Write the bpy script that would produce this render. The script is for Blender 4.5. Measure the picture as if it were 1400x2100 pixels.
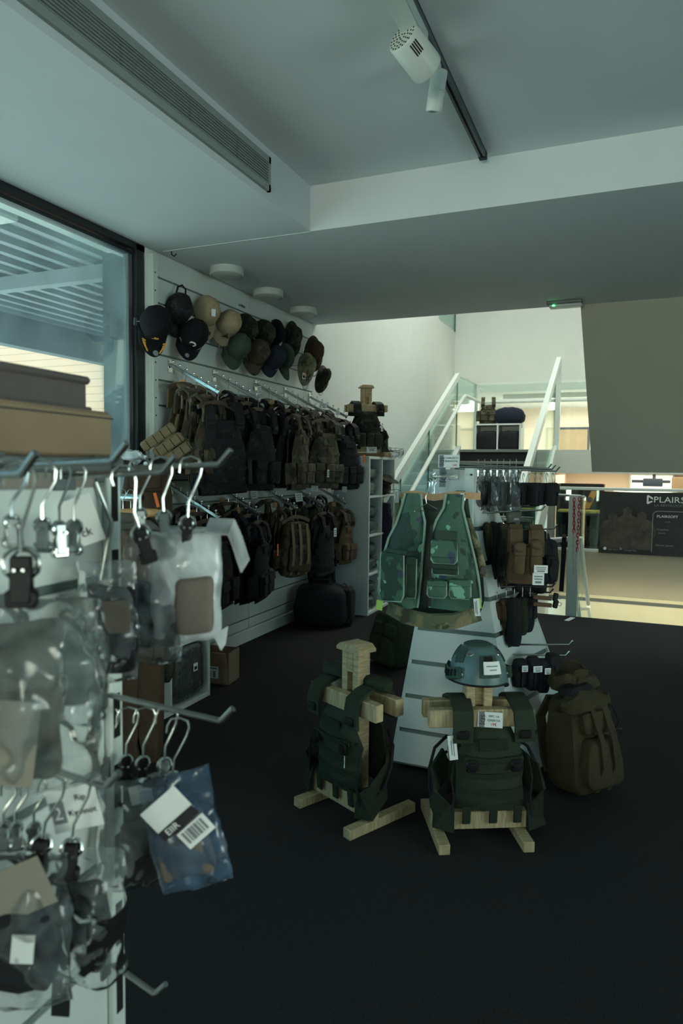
import bpy, bmesh, math, random
from mathutils import Vector, Matrix, noise
random.seed(7)
for o in list(bpy.data.objects): bpy.data.objects.remove(o)
S = bpy.context.scene
COL = S.collection
R = math.radians
# ------------------------------------------------------------------ camera
FPX, YAW, PITCH, ROLL = 1413.93, .395407, -.064886, .010791
_cy, _sy, _cp, _sp = math.cos(YAW), math.sin(YAW), math.cos(PITCH), math.sin(PITCH)
CF = Vector((-_sy*_cp, _cy*_cp, _sp)); _r = Vector((_cy, _sy, 0)); _u = _r.cross(CF)
CR = _r*math.cos(ROLL) + _u*math.sin(ROLL); CU = _u*math.cos(ROLL) - _r*math.sin(ROLL)
CP = Vector((0, 0, 1.5))
cam = bpy.data.cameras.new('camera'); camo = bpy.data.objects.new('camera', cam); COL.objects.link(camo)
camo.matrix_world = Matrix(((CR.x, CU.x, -CF.x, CP.x), (CR.y, CU.y, -CF.y, CP.y), (CR.z, CU.z, -CF.z, CP.z), (0, 0, 0, 1)))
cam.sensor_fit = 'HORIZONTAL'; cam.sensor_width = 36; cam.lens = 36*FPX/1400; cam.clip_start = .02; cam.clip_end = 200
cam.dof.use_dof = True; cam.dof.focus_distance = 4.0; cam.dof.aperture_fstop = 6.4
S.camera = camo
def ray(u, v): return CR*((u-700)/FPX) + CU*((1050-v)/FPX) + CF
def pX(u, v, X): d = ray(u, v); return CP + d*((X-CP.x)/d.x)
def pY(u, v, Y): d = ray(u, v); return CP + d*((Y-CP.y)/d.y)
def pZ(u, v, Z): d = ray(u, v); return CP + d*((Z-CP.z)/d.z)
# ------------------------------------------------------------------ world, sun, lights, exposure
W = bpy.data.worlds.new('sky'); S.world = W; W.use_nodes = True
bg = W.node_tree.nodes['Background']; bg.inputs[0].default_value = (.31, .55, .66, 1); bg.inputs[1].default_value = 4.2
def sun(d, e, col, ang=.5):
    l = bpy.data.lights.new('sun', 'SUN'); l.energy = e; l.color = col; l.angle = R(ang)
    o = bpy.data.objects.new('sun', l); COL.objects.link(o); o.rotation_euler = Vector(d).to_track_quat('-Z', 'Y').to_euler()
def area(name, loc, d, sx, sy, e, col, spread=180):
    l = bpy.data.lights.new(name, 'AREA'); l.shape = 'RECTANGLE'; l.size = sx; l.size_y = sy; l.energy = e; l.color = col; l.spread = R(spread)
    o = bpy.data.objects.new(name, l); COL.objects.link(o); o.location = loc; o.rotation_euler = Vector(d).to_track_quat('-Z', 'Y').to_euler()
    return o
sun((-.08, .8, -.55), 18.0, (1, .92, .70))
area('added_back_light', (-.3, -6.9, 1.3), (.02, 1, .16), 3.6, 1.8, 22, (1, .99, .76), 46)  # added unseen source, narrowed and tilted up to favour the ceiling recess
area('added_right_light', (3.1, 1.2, 1.25), (-1, .14, .02), 3.2, 1.1, 13, (.92, 1, .84), 62)  # added unseen fill light, lifts surfaces that face right
area('stairwell_skylight', (-1.0, 9.0, 5.7), (-.12, 0, -1), 2.6, 4.2, 175, (.92, 1, .93))
area('far_room_lamp', (-.6, 14.2, 2.77), (0, 0, -1), 3, 2.5, 135, (1, .92, .80))
area('lower_room_lamp', (.6, 11.2, 1.42), (0, 0, -1), 3.2, 1.6, 45, (1, .95, .74))
area('lower_flight_lamp', (.6, 9.1, -.16), (0, .8, -.5), 2.6, .3, 8, (1, .95, .68))
vs = S.view_settings; vs.view_transform = 'Standard'; vs.look = 'None'; vs.gamma = 1; vs.use_curve_mapping = False; vs.exposure = 0
# ------------------------------------------------------------------ materials
def lin(c):
    f = lambda x: (x/255/12.92 if x/255 <= .04045 else ((x/255+.055)/1.055)**2.4)
    return (f(c[0]), f(c[1]), f(c[2]), 1)
def nodes(name):
    m = bpy.data.materials.new(name); m.use_nodes = True; nt = m.node_tree
    return m, nt, nt.nodes['Principled BSDF'], nt.nodes, nt.links
def mat(name, c, rough=.6, metal=0, var=.12, scale=20, bump=.0, bscale=120, emit=None, stretch=None, spec=.5, var2=None):
    m, nt, b, N, L = nodes(name)
    tc = N.new('ShaderNodeTexCoord'); mp = N.new('ShaderNodeMapping'); L.new(tc.outputs['Object'], mp.inputs[0])
    if stretch: mp.inputs['Scale'].default_value = stretch
    n = N.new('ShaderNodeTexNoise'); n.inputs['Scale'].default_value = scale; n.inputs['Detail'].default_value = 5; L.new(mp.outputs[0], n.inputs[0])
    r = N.new('ShaderNodeValToRGB'); a = lin(c); q = lin(var2) if var2 else None
    r.color_ramp.elements[0].position = .3; r.color_ramp.elements[1].position = .7
    r.color_ramp.elements[0].color = q or (a[0]*(1-var), a[1]*(1-var), a[2]*(1-var), 1)
    r.color_ramp.elements[1].color = (min(1, a[0]*(1+var)), min(1, a[1]*(1+var)), min(1, a[2]*(1+var)), 1)
    L.new(n.outputs[0], r.inputs[0]); L.new(r.outputs[0], b.inputs['Base Color'])
    b.inputs['Roughness'].default_value = rough; b.inputs['Metallic'].default_value = metal; b.inputs['Specular IOR Level'].default_value = spec
    if bump:
        n2 = N.new('ShaderNodeTexNoise'); n2.inputs['Scale'].default_value = bscale; n2.inputs['Detail'].default_value = 4; L.new(mp.outputs[0], n2.inputs[0])
        bp = N.new('ShaderNodeBump'); bp.inputs['Strength'].default_value = bump; bp.inputs['Distance'].default_value = .01
        L.new(n2.outputs[0], bp.inputs['Height']); L.new(bp.outputs[0], b.inputs['Normal'])
    if emit: b.inputs['Emission Color'].default_value = lin(emit[0]); b.inputs['Emission Strength'].default_value = emit[1]
    return m
def camo_mat(name, cols, scale=9, rough=.8, sharp=True, seed=0.):
    m, nt, b, N, L = nodes(name)
    tc = N.new('ShaderNodeTexCoord'); mp = N.new('ShaderNodeMapping'); L.new(tc.outputs['Object'], mp.inputs[0]); mp.inputs['Location'].default_value = (seed, seed*.7, seed*1.3); mp.inputs['Scale'].default_value = (1, 1, .8)
    base = None
    for i, c in enumerate(cols):
        if i == 0:
            rgb = N.new('ShaderNodeRGB'); rgb.outputs[0].default_value = lin(c); base = rgb.outputs[0]; continue
        n = N.new('ShaderNodeTexNoise'); n.noise_dimensions = '4D'; n.inputs['W'].default_value = i*7.3 + seed; n.inputs['Scale'].default_value = scale; n.inputs['Detail'].default_value = 3.5; n.inputs['Roughness'].default_value = .55
        L.new(mp.outputs[0], n.inputs[0])
        r = N.new('ShaderNodeValToRGB'); t = .5 + .035*i; r.color_ramp.elements[0].position = t; r.color_ramp.elements[1].position = t + (.008 if sharp else .05)
        L.new(n.outputs[0], r.inputs[0])
        mx = N.new('ShaderNodeMix'); mx.data_type = 'RGBA'; L.new(r.outputs[0], mx.inputs[0]); L.new(base, mx.inputs[6]); mx.inputs[7].default_value = lin(c); base = mx.outputs[2]
    L.new(base, b.inputs['Base Color']); b.inputs['Roughness'].default_value = rough; b.inputs['Specular IOR Level'].default_value = .25
    n2 = N.new('ShaderNodeTexNoise'); n2.inputs['Scale'].default_value = 35; n2.inputs['Detail'].default_value = 5; L.new(mp.outputs[0], n2.inputs[0])
    bp = N.new('ShaderNodeBump'); bp.inputs['Strength'].default_value = .5; bp.inputs['Distance'].default_value = .012; L.new(n2.outputs[0], bp.inputs['Height']); L.new(bp.outputs[0], b.inputs['Normal'])
    return m
def film(name, c, alpha=.3, rough=.15, scale=18):
    m, nt, b, N, L = nodes(name)
    b.inputs['Base Color'].default_value = lin(c); b.inputs['Roughness'].default_value = rough
    tr = N.new('ShaderNodeBsdfTransparent'); mx = N.new('ShaderNodeMixShader'); L.new(tr.outputs[0], mx.inputs[1]); L.new(b.outputs[0], mx.inputs[2])
    tc = N.new('ShaderNodeTexCoord'); n = N.new('ShaderNodeTexNoise'); n.inputs['Scale'].default_value = scale; n.inputs['Detail'].default_value = 6; n.inputs['Distortion'].default_value = 1.2; L.new(tc.outputs['Object'], n.inputs[0])
    mr = N.new('ShaderNodeMapRange'); mr.inputs[1].default_value = .35; mr.inputs[2].default_value = .75; mr.inputs[3].default_value = alpha*.6; mr.inputs[4].default_value = min(1, alpha*1.7)
    L.new(n.outputs[0], mr.inputs[0]); L.new(mr.outputs[0], mx.inputs[0])
    bp = N.new('ShaderNodeBump'); n3 = N.new('ShaderNodeTexNoise'); n3.noise_type = 'RIDGED_MULTIFRACTAL'; n3.inputs['Scale'].default_value = scale*.8; n3.inputs['Detail'].default_value = 3; n3.inputs['Distortion'].default_value = .8; L.new(tc.outputs['Object'], n3.inputs[0])
    bp.inputs['Strength'].default_value = .8; bp.inputs['Distance'].default_value = .012; L.new(n3.outputs[0], bp.inputs['Height']); L.new(bp.outputs[0], b.inputs['Normal'])
    gl = N.new('ShaderNodeBsdfGlossy'); gl.inputs['Roughness'].default_value = .14; L.new(bp.outputs[0], gl.inputs['Normal'])
    fz = N.new('ShaderNodeFresnel'); fz.inputs[0].default_value = 1.36; L.new(bp.outputs[0], fz.inputs['Normal'])
    mg = N.new('ShaderNodeMixShader'); L.new(fz.outputs[0], mg.inputs[0]); L.new(mx.outputs[0], mg.inputs[1]); L.new(gl.outputs[0], mg.inputs[2]); mx = mg
    L.new(mx.outputs[0], N['Material Output'].inputs[0]); return m
def glass_mat(name, tint, refl=.06, dirt=0., rough=.02):
    m, nt, b, N, L = nodes(name)
    tr = N.new('ShaderNodeBsdfTransparent'); tr.inputs[0].default_value = (*tint, 1)
    gl = N.new('ShaderNodeBsdfGlossy'); gl.inputs['Roughness'].default_value = rough; gl.inputs[0].default_value = (.9, 1, .97, 1)
    fr = N.new('ShaderNodeLayerWeight'); fr.inputs[0].default_value = .25
    mr = N.new('ShaderNodeMapRange'); mr.inputs[3].default_value = refl*.6; mr.inputs[4].default_value = .55; L.new(fr.outputs['Fresnel'], mr.inputs[0])
    mx = N.new('ShaderNodeMixShader'); L.new(mr.outputs[0], mx.inputs[0]); L.new(tr.outputs[0], mx.inputs[1]); L.new(gl.outputs[0], mx.inputs[2])
    out = mx.outputs[0]
    if dirt:
        tc = N.new('ShaderNodeTexCoord'); n = N.new('ShaderNodeTexNoise'); n.inputs['Scale'].default_value = 90; n.inputs['Detail'].default_value = 8; L.new(tc.outputs['Object'], n.inputs[0])
        n2 = N.new('ShaderNodeTexNoise'); n2.inputs['Scale'].default_value = 3; L.new(tc.outputs['Object'], n2.inputs[0])
        mm = N.new('ShaderNodeMath'); mm.operation = 'MULTIPLY'; L.new(n.outputs[0], mm.inputs[0]); L.new(n2.outputs[0], mm.inputs[1])
        m2 = N.new('ShaderNodeMapRange'); m2.inputs[1].default_value = .15; m2.inputs[2].default_value = .42; m2.inputs[3].default_value = dirt*.3; m2.inputs[4].default_value = dirt*1.5; L.new(mm.outputs[0], m2.inputs[0])
        df = N.new('ShaderNodeBsdfTranslucent'); df.inputs[0].default_value = (.75, .9, .92, 1)
        mx2 = N.new('ShaderNodeMixShader'); L.new(m2.outputs[0], mx2.inputs[0]); L.new(out, mx2.inputs[1]); L.new(df.outputs[0], mx2.inputs[2]); out = mx2.outputs[0]
    L.new(out, N['Material Output'].inputs[0]); return m
M = {}
M['wall'] = mat('white_wall_paint', (205, 208, 202), .75, var=.02, scale=4, bump=.05, bscale=200)
M['ceiling'] = mat('ceiling_paint', (200, 206, 206), .9, var=.02, scale=3, bump=.04, bscale=300)
M['carpet'] = mat('black_carpet', (48, 47, 47), .95, var=.3, scale=160, bump=.6, bscale=400, spec=.1)
M['slat'] = mat('white_melamine', (205, 212, 206), .42, var=.02, scale=3)
M['groove'] = mat('aluminium_groove', (104, 118, 112), .5, metal=.2, var=.1)
M['black_frame'] = mat('black_window_frame', (24, 27, 32), .4, var=.1)
M['grille'] = mat('grille_paint', (138, 146, 142), .5, var=.03)
M['grey_metal'] = mat('grey_grille_paint', (96, 102, 100), .5, var=.03)
M['dark'] = mat('dark_void', (16, 17, 18), .9, var=.1)
M['white_plastic'] = mat('white_plastic', (188, 194, 186), .4, var=.02)
M['white_metal'] = mat('white_metal_paint', (206, 214, 206), .35, var=.02)
M['diffuser'] = mat('opal_diffuser', (188, 196, 190), .35, var=.02)
M['track'] = mat('grey_track', (88, 96, 98), .4, metal=.5, var=.05)
M['chrome'] = mat('chrome', (200, 206, 202), .26, metal=1, var=.06, scale=60)
M['steel'] = mat('brushed_steel', (150, 156, 154), .35, metal=1, var=.1, scale=60)
M['black_plastic'] = mat('black_plastic', (17, 18, 19), .5, var=.1, spec=.3)
M['wood'] = mat('pine_wood', (182, 164, 126), .65, var=.14, scale=6, stretch=(3, 3, 22), bump=.15, bscale=60, var2=(150, 132, 98))
M['woodx'] = mat('pine_wood_long', (182, 164, 126), .65, var=.14, scale=6, stretch=(22, 3, 3), bump=.15, bscale=60, var2=(150, 132, 98))
M['woody'] = mat('pine_wood_cross', (176, 158, 120), .65, var=.14, scale=6, stretch=(3, 22, 3), bump=.15, bscale=60, var2=(144, 126, 92))
M['hanger_dark'] = mat('dark_hanger_wood', (76, 60, 48), .5, var=.1, scale=8, stretch=(14, 3, 3))
M['hanger_wood'] = mat('hanger_wood', (190, 150, 104), .45, var=.1, scale=8, stretch=(14, 3, 3))
M['card'] = mat('cardboard', (138, 118, 92), .85, var=.06, scale=12, bump=.06)
M['kraft'] = mat('grey_kraft_card', (138, 134, 120), .8, var=.05)
M['card_grey'] = mat('grey_box_board', (88, 80, 76), .8, var=.06, scale=12)
M['tape'] = mat('box_tape', (66, 62, 62), .5, var=.05)
M['paper'] = mat('white_paper', (226, 230, 226), .7, var=.02)
M['ink'] = mat('black_ink', (28, 30, 34), .6, var=.05)
M['inkgrey'] = mat('grey_ink', (120, 126, 130), .6, var=.05)
M['redink'] = mat('red_ink', (214, 52, 78), .6, var=.05)
M['orange'] = mat('orange_tag', (232, 112, 40), .6, var=.05)
M['lime'] = mat('lime_tag', (170, 206, 96), .6, var=.03)
M['gold'] = mat('gold_thread', (206, 150, 42), .55, var=.15, scale=80)
M['olive'] = mat('olive_nylon', (46, 55, 42), .85, var=.12, scale=30, bump=.35, bscale=60, spec=.2)
M['olive_web'] = mat('olive_webbing', (40, 49, 36), .85, var=.15, scale=60, bump=.5, bscale=160, spec=.2)
M['tan'] = mat('tan_nylon', (128, 114, 88), .85, var=.1, scale=30, bump=.4, bscale=50, spec=.2)
M['coyote'] = mat('coyote_nylon', (92, 77, 58), .85, var=.1, scale=30, bump=.4, bscale=50, spec=.2)
M['olive_brown'] = mat('olive_brown_canvas', (66, 60, 42), .85, var=.14, scale=14, bump=.5, bscale=40, spec=.2)
M['brown'] = mat('brown_cloth', (70, 57, 44), .9, var=.12, scale=20, bump=.4, bscale=40, spec=.15)
M['black'] = mat('black_nylon', (27, 29, 33), .8, var=.2, scale=30, bump=.4, bscale=50, spec=.3)
M['navy'] = mat('navy_cloth', (36, 42, 54), .85, var=.12, scale=30, bump=.3, bscale=60, spec=.2)
M['greygreen'] = mat('grey_green_cloth', (62, 76, 66), .85, var=.1, scale=30, bump=.3, bscale=60, spec=.2)
M['beige'] = mat('beige_cotton', (164, 146, 118), .85, var=.06, scale=30, bump=.3, bscale=80, spec=.2)
M['black_cotton'] = mat('black_cotton', (20, 21, 25), .85, var=.15, scale=30, bump=.3, bscale=80, spec=.2)
M['greycloth'] = mat('grey_cloth', (86, 88, 84), .85, var=.12, scale=20, bump=.4, bscale=40, spec=.2)
M['pinkgrey'] = mat('taupe_pouch', (104, 95, 86), .8, var=.1, scale=14, bump=.4, bscale=30)
M['camo_dark'] = camo_mat('dark_camo_cloth', [(36, 42, 34), (58, 62, 44), (20, 22, 20), (72, 64, 48)], 16)
M['camo_olive'] = camo_mat('olive_camo_cloth', [(74, 72, 58), (100, 92, 72), (48, 50, 40), (70, 58, 44)], 15)
M['camo_black'] = camo_mat('black_camo_cloth', [(26, 28, 31), (42, 46, 48), (16, 17, 19)], 18)
M['camo_brown'] = camo_mat('brown_camo_cloth', [(78, 68, 52), (58, 54, 42), (96, 84, 64), (44, 38, 30)], 16)
M['camo_vest'] = camo_mat('woodland_camo_cloth', [(70, 102, 84), (46, 70, 60), (128, 176, 146), (64, 72, 92)], 8, rough=.5, seed=2.1)
M['camo_lining'] = camo_mat('woodland_lining', [(44, 62, 50), (66, 70, 50), (30, 40, 34)], 11, rough=.7, seed=5)
M['camo_multi'] = camo_mat('multi_camo_cloth', [(104, 110, 84), (140, 130, 98), (70, 80, 58), (84, 66, 46)], 13, rough=.7, sharp=False, seed=1)
M['piping'] = mat('grey_green_piping', (140, 162, 144), .6, var=.1)
M['lining'] = mat('dark_green_lining', (42, 60, 50), .5, var=.12, scale=10, bump=.3, bscale=20)
M['helmet'] = mat('grey_green_shell', (84, 110, 108), .38, var=.05, scale=50, bump=.06, bscale=500)
M['helmet_pad'] = mat('grey_green_loop_panel', (52, 76, 66), .9, var=.15, scale=90, bump=.4, bscale=300)
M['clear'] = film('clear_bag_film', (170, 186, 186), .13, .12, 26)
M['clear_dim'] = film('cloudy_bag_film', (165, 180, 176), .22, .2, 16)
M['film_blue'] = film('blue_bag_film', (92, 122, 150), .32, .2, 9)
M['film_white'] = film('white_poly_bag', (236, 244, 246), .46, .35, 7)
M['glass'] = glass_mat('balustrade_glass', (.92, .97, .955), .08)
M['glass_edge'] = mat('green_glass_edge', (60, 110, 100), .2, var=.05)
M['window'] = glass_mat('dusty_window_glass', (.92, .97, .97), .05, dirt=.06)
M['cream'] = mat('cream_wall_paint', (230, 214, 196), .8, var=.02, scale=3)
M['soffit'] = mat('dimmed_olive_grey_wall', (158, 158, 142), .85, var=.03, scale=3)  # olive grey, made darker in colour for the weaker light on this wall
M['beigewall'] = mat('beige_parapet_paint', (150, 143, 124), .85, var=.03, scale=3)
M['yellowwall'] = mat('pale_yellow_wall_paint', (240, 232, 200), .8, var=.03, scale=3)
M['outwall'] = mat('sunlit_render', (122, 108, 94), .9, var=.03, scale=2)
M['pier'] = mat('grey_concrete', (74, 84, 86), .9, var=.08, scale=6, bump=.1, bscale=30)
M['canopy'] = mat('canopy_sheet', (84, 95, 97), .7, var=.1, scale=4)
M['canopy_rib'] = mat('canopy_rib', (132, 139, 138), .6, var=.04)
M['pavement'] = mat('outdoor_pavement', (176, 192, 198), .9, var=.06, scale=4)
M['tread'] = mat('black_stair_rubber', (20, 21, 23), .8, var=.1)
M['nosing'] = mat('grey_nosing', (122, 128, 124), .5, metal=.3, var=.05)
M['banner'] = mat('dark_banner_print', (30, 32, 34), .6, var=.4, scale=5, var2=(20, 22, 24))
M['banner_fig'] = mat('banner_figure_print', (72, 64, 56), .7, var=.2, scale=10, var2=(44, 42, 40))
M['white_ink'] = mat('white_print', (215, 218, 218), .6, var=.02)
M['red_chain'] = mat('red_chain_plastic', (190, 34, 44), .4, var=.1)
M['white_chain'] = mat('white_chain_plastic', (206, 206, 190), .4, var=.05)
M['led'] = mat('green_led', (60, 255, 120), .4, emit=((60, 255, 120), 12))
M['screen'] = mat('dark_screen', (30, 40, 58), .3, var=.05)
M['amber'] = mat('amber_poster', (214, 144, 48), .6, var=.06)
M['yellowgreen'] = mat('olive_yellow_board', (150, 140, 60), .7, var=.08)
M['windowlit'] = mat('lit_window_pane', (240, 240, 225), .5, emit=((250, 248, 225), .9))
# ------------------------------------------------------------------ mesh helpers
I4 = Matrix.Identity(4)
def TR(x=0, y=0, z=0): return Matrix.Translation((x, y, z))
def RX(a): return Matrix.Rotation(a, 4, 'X')
def RY(a): return Matrix.Rotation(a, 4, 'Y')
def RZ(a): return Matrix.Rotation(a, 4, 'Z')
def SC(x, y, z): return Matrix.Diagonal((x, y, z, 1))
class MB:
    def __init__(s): s.v = []; s.f = []
    def add(s, vf, m=I4):
        o = len(s.v); s.v += [m @ Vector(p) for p in vf[0]]; s.f += [tuple(i+o for i in f) for f in vf[1]]; return s
    def box(s, sx, sy, sz, loc=(0, 0, 0), rot=I4, b=0): return s.add(cbox(sx, sy, sz, b), TR(*loc) @ rot)
    def span(s, x0, x1, y0, y1, z0, z1, b=0): return s.box(abs(x1-x0), abs(y1-y0), abs(z1-z0), ((x0+x1)/2, (y0+y1)/2, (z0+z1)/2), b=b)
    def tube(s, pts, r, n=8, closed=False, flat=1.): return s.add(tubevf(pts, r, n, closed, flat))
    def cyl(s, p, q, r, n=12, r2=None): return s.add(tubevf([p, q], [r, r if r2 is None else r2], n))
    def lathe(s, prof, n=20, m=I4): return s.add(lathevf(prof, n), m)
def cbox(sx, sy, sz, b=0):
    hx, hy, hz = sx/2, sy/2, sz/2
    if b <= 0:
        v = [(x*hx, y*hy, z*hz) for x in (-1, 1) for y in (-1, 1) for z in (-1, 1)]
        return v, [(0, 1, 3, 2), (4, 6, 7, 5), (0, 4, 5, 1), (2, 3, 7, 6), (0, 2, 6, 4), (1, 5, 7, 3)]
    b = min(b, .49*sx, .49*sy, .49*sz); v = []; idx = {}
    for x in (-1, 1):
        for y in (-1, 1):
            for z in (-1, 1):
                for k, p in enumerate(((x*hx, y*(hy-b), z*(hz-b)), (x*(hx-b), y*hy, z*(hz-b)), (x*(hx-b), y*(hy-b), z*hz))):
                    idx[x, y, z, k] = len(v); v.append(p)
    f = []; q = ((-1, -1), (1, -1), (1, 1), (-1, 1))
    for s in (-1, 1):
        f.append(tuple(idx[s, a, c, 0] for a, c in q)); f.append(tuple(idx[a, s, c, 1] for a, c in q)); f.append(tuple(idx[a, c, s, 2] for a, c in q))
    for a in (-1, 1):
        for c in (-1, 1):
            f.append((idx[-1, a, c, 1], idx[1, a, c, 1], idx[1, a, c, 2], idx[-1, a, c, 2]))
            f.append((idx[a, -1, c, 0], idx[a, 1, c, 0], idx[a, 1, c, 2], idx[a, -1, c, 2]))
            f.append((idx[a, c, -1, 0], idx[a, c, 1, 0], idx[a, c, 1, 1], idx[a, c, -1, 1]))
            for d in (-1, 1): f.append((idx[a, c, d, 0], idx[a, c, d, 1], idx[a, c, d, 2]))
    return v, f
def tubevf(pts, r, n=8, closed=False, flat=1.):
    pts = [Vector(p) for p in pts]; k = len(pts)
    rs = r if isinstance(r, (list, tuple)) else [r]*k
    v = []; f = []; up = None
    for i, p in enumerate(pts):
        if closed: t = pts[(i+1) % k] - pts[i-1]
        else: t = pts[min(i+1, k-1)] - pts[max(i-1, 0)]
        t.normalize()
        if up is None:
            up = Vector((0, 0, 1)) if abs(t.z) < .9 else Vector((1, 0, 0))
        a = t.cross(up); a.normalize(); c = a.cross(t); up = c
        for j in range(n):
            w = 2*math.pi*j/n; v.append(p + (a*math.cos(w) + c*math.sin(w)*flat)*rs[i])
    for i in range(k if closed else k-1):
        i2 = (i+1) % k
        for j in range(n): f.append((i*n+j, i*n+(j+1) % n, i2*n+(j+1) % n, i2*n+j))
    if not closed: f.append(tuple(range(n))[::-1]); f.append(tuple(range((k-1)*n, k*n)))
    return v, f
def lathevf(prof, n=20):
    v = []; f = []
    for r, z in prof:
        for j in range(n): w = 2*math.pi*j/n; v.append((r*math.cos(w), r*math.sin(w), z))
    for i in range(len(prof)-1):
        for j in range(n): f.append((i*n+j, i*n+(j+1) % n, (i+1)*n+(j+1) % n, (i+1)*n+j))
    f.append(tuple(range(n))[::-1]); f.append(tuple(range((len(prof)-1)*n, len(prof)*n)))
    return v, f
def shell(nu, nv, fr, bk):
    """closed cloth panel: fr(u,v) front point, bk(u,v) back point"""
    v = [fr(i/nu, j/nv) for j in range(nv+1) for i in range(nu+1)] + [bk(i/nu, j/nv) for j in range(nv+1) for i in range(nu+1)]
    w = nu+1; o = w*(nv+1); f = []
    for j in range(nv):
        for i in range(nu):
            a = j*w+i; f.append((a, a+1, a+w+1, a+w)); f.append((o+a, o+a+w, o+a+w+1, o+a+1))
    for i in range(nu):
        f.append((i, o+i, o+i+1, i+1)); a = nv*w+i; f.append((a, a+1, o+a+1, o+a))
    for j in range(nv):
        a = j*w; f.append((a, a+w, o+a+w, o+a)); a += nu; f.append((a, o+a, o+a+w, a+w))
    return v, f
def pillow(sx, sy, sz, e=.45, nu=16, nv=10, wr=0., seed=0, fx=None):
    """rounded cushion; e small = boxier"""
    sg = lambda x, p: math.copysign(abs(x)**p, x)
    v = []; f = []
    for j in range(nv+1):
        b = -math.pi/2 + math.pi*j/nv
        for i in range(nu):
            a = 2*math.pi*i/nu
            p = Vector((sx/2*sg(math.cos(b), e)*sg(math.cos(a), e), sy/2*sg(math.cos(b), e)*sg(math.sin(a), e), sz/2*sg(math.sin(b), e)))
            if wr: p += noise.noise_vector(p*14 + Vector((seed*3.1, seed, 0)))*wr + noise.noise_vector(p*38 + Vector((seed, 0, seed*1.7)))*wr*.45
            if fx: p = fx(p)
            v.append(p)
    for j in range(nv):
        for i in range(nu): f.append((j*nu+i, j*nu+(i+1) % nu, (j+1)*nu+(i+1) % nu, (j+1)*nu+i))
    return v, f
def prism(poly, z0, z1, ax='z'):
    n = len(poly); mk = {'z': lambda p, h: (p[0], p[1], h), 'y': lambda p, h: (p[0], h, p[1]), 'x': lambda p, h: (h, p[0], p[1])}[ax]
    return [mk(p, z0) for p in poly] + [mk(p, z1) for p in poly], [tuple(range(n))[::-1], tuple(range(n, 2*n))] + [(i, (i+1) % n, n+(i+1) % n, n+i) for i in range(n)]
def sheet(w, h, th, wr, seed=0, nu=26, nv=26, pinch=.75):
    """flat film bag with sharp corners, bulging where it is filled"""
    def P(u, v, s):
        e = (max(0, math.sin(math.pi*u))**.5)*(max(0, math.sin(math.pi*v))**.5)*(1-pinch*max(0, v*2-1))
        q = Vector((u*w*14+seed, v*h*14, s*.4)); nn_ = noise.noise_vector(q)*wr + noise.noise_vector(q*2.7)*wr*.5
        k = .25 if s else 0
        return ((u-.5)*w*(1+.03*math.sin(v*7+seed)) + nn_.x*.6, s*(th/2*e+.0006) + nn_.y*1.2, (v-.5)*h + nn_.z*.5 - .04*h*math.sin(math.pi*u)*(1-v))
    return shell(nu, nv, lambda u, v: P(u, v, -1), lambda u, v: P(u, v, 1))
def strip(pts, w, th, side):
    """flat strap along pts, width w along vector side(i) (or fixed), thickness th"""
    pts = [Vector(p) for p in pts]; k = len(pts); v = []; f = []
    for i, p in enumerate(pts):
        t = (pts[min(i+1, k-1)] - pts[max(i-1, 0)]).normalized(); sd = Vector(side).normalized(); sd = (sd - t*sd.dot(t)).normalized(); nn = t.cross(sd)
        for a, c in ((-1, -1), (1, -1), (1, 1), (-1, 1)): v.append(p + sd*a*w/2 + nn*c*th/2)
    for i in range(k-1):
        for j in range(4): f.append((i*4+j, i*4+(j+1) % 4, i*4+4+(j+1) % 4, i*4+4+j))
    f += [(3, 2, 1, 0), (4*k-4, 4*k-3, 4*k-2, 4*k-1)]
    return v, f
def mesh(mb, m, name, smooth=True):
    me = bpy.data.meshes.new(name); me.from_pydata([tuple(p) for p in mb.v], [], mb.f)
    bm = bmesh.new(); bm.from_mesh(me); bmesh.ops.remove_doubles(bm, verts=bm.verts, dist=1e-6); bmesh.ops.recalc_face_normals(bm, faces=bm.faces); bm.to_mesh(me); bm.free()
    if smooth:
        me.polygons.foreach_set('use_smooth', [True]*len(me.polygons)); me.set_sharp_from_angle(angle=.7)
    me.materials.append(M[m] if isinstance(m, str) else m); return me
def obj(name, data, parent=None, mtx=None):
    o = bpy.data.objects.new(name, data); COL.objects.link(o)
    if parent is not None: o.parent = parent
    if mtx is not None: o.matrix_basis = mtx
    return o
def part(name, mb, m, parent, smooth=True, mtx=None, label=None):
    o = obj(name, mesh(mb, m, name, smooth), parent, mtx)
    if label: o['label'] = label
    return o
def tag(o, label, cat, group=None):
    o['label'] = label; o['category'] = cat
    if group: o['group'] = group
    return o
def thing(name, label, cat, mtx=I4, group=None):
    o = obj(name, None, None, mtx); o.empty_display_size = .05; return tag(o, label, cat, group)
def solid(name, mb, m, label, cat, group=None, smooth=True): return tag(obj(name, mesh(mb, m, name, smooth)), label, cat, group)
def struct(name, mb, m, parent=None, smooth=False):
    o = obj(name, mesh(mb, m, name, smooth), parent)
    if parent is None: o['kind'] = 'structure'
    return o
def copy_tree(src, mtx, label=None, group=None, mats=None):
    def rec(o, par):
        c = o.copy(); COL.objects.link(c)
        if par is not None: c.parent = par; c.matrix_basis = o.matrix_basis
        for ch in o.children: rec(ch, c)
        return c
    c = rec(src, None); c.matrix_basis = mtx
    if label: c['label'] = label
    if group: c['group'] = group
    return c
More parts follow.
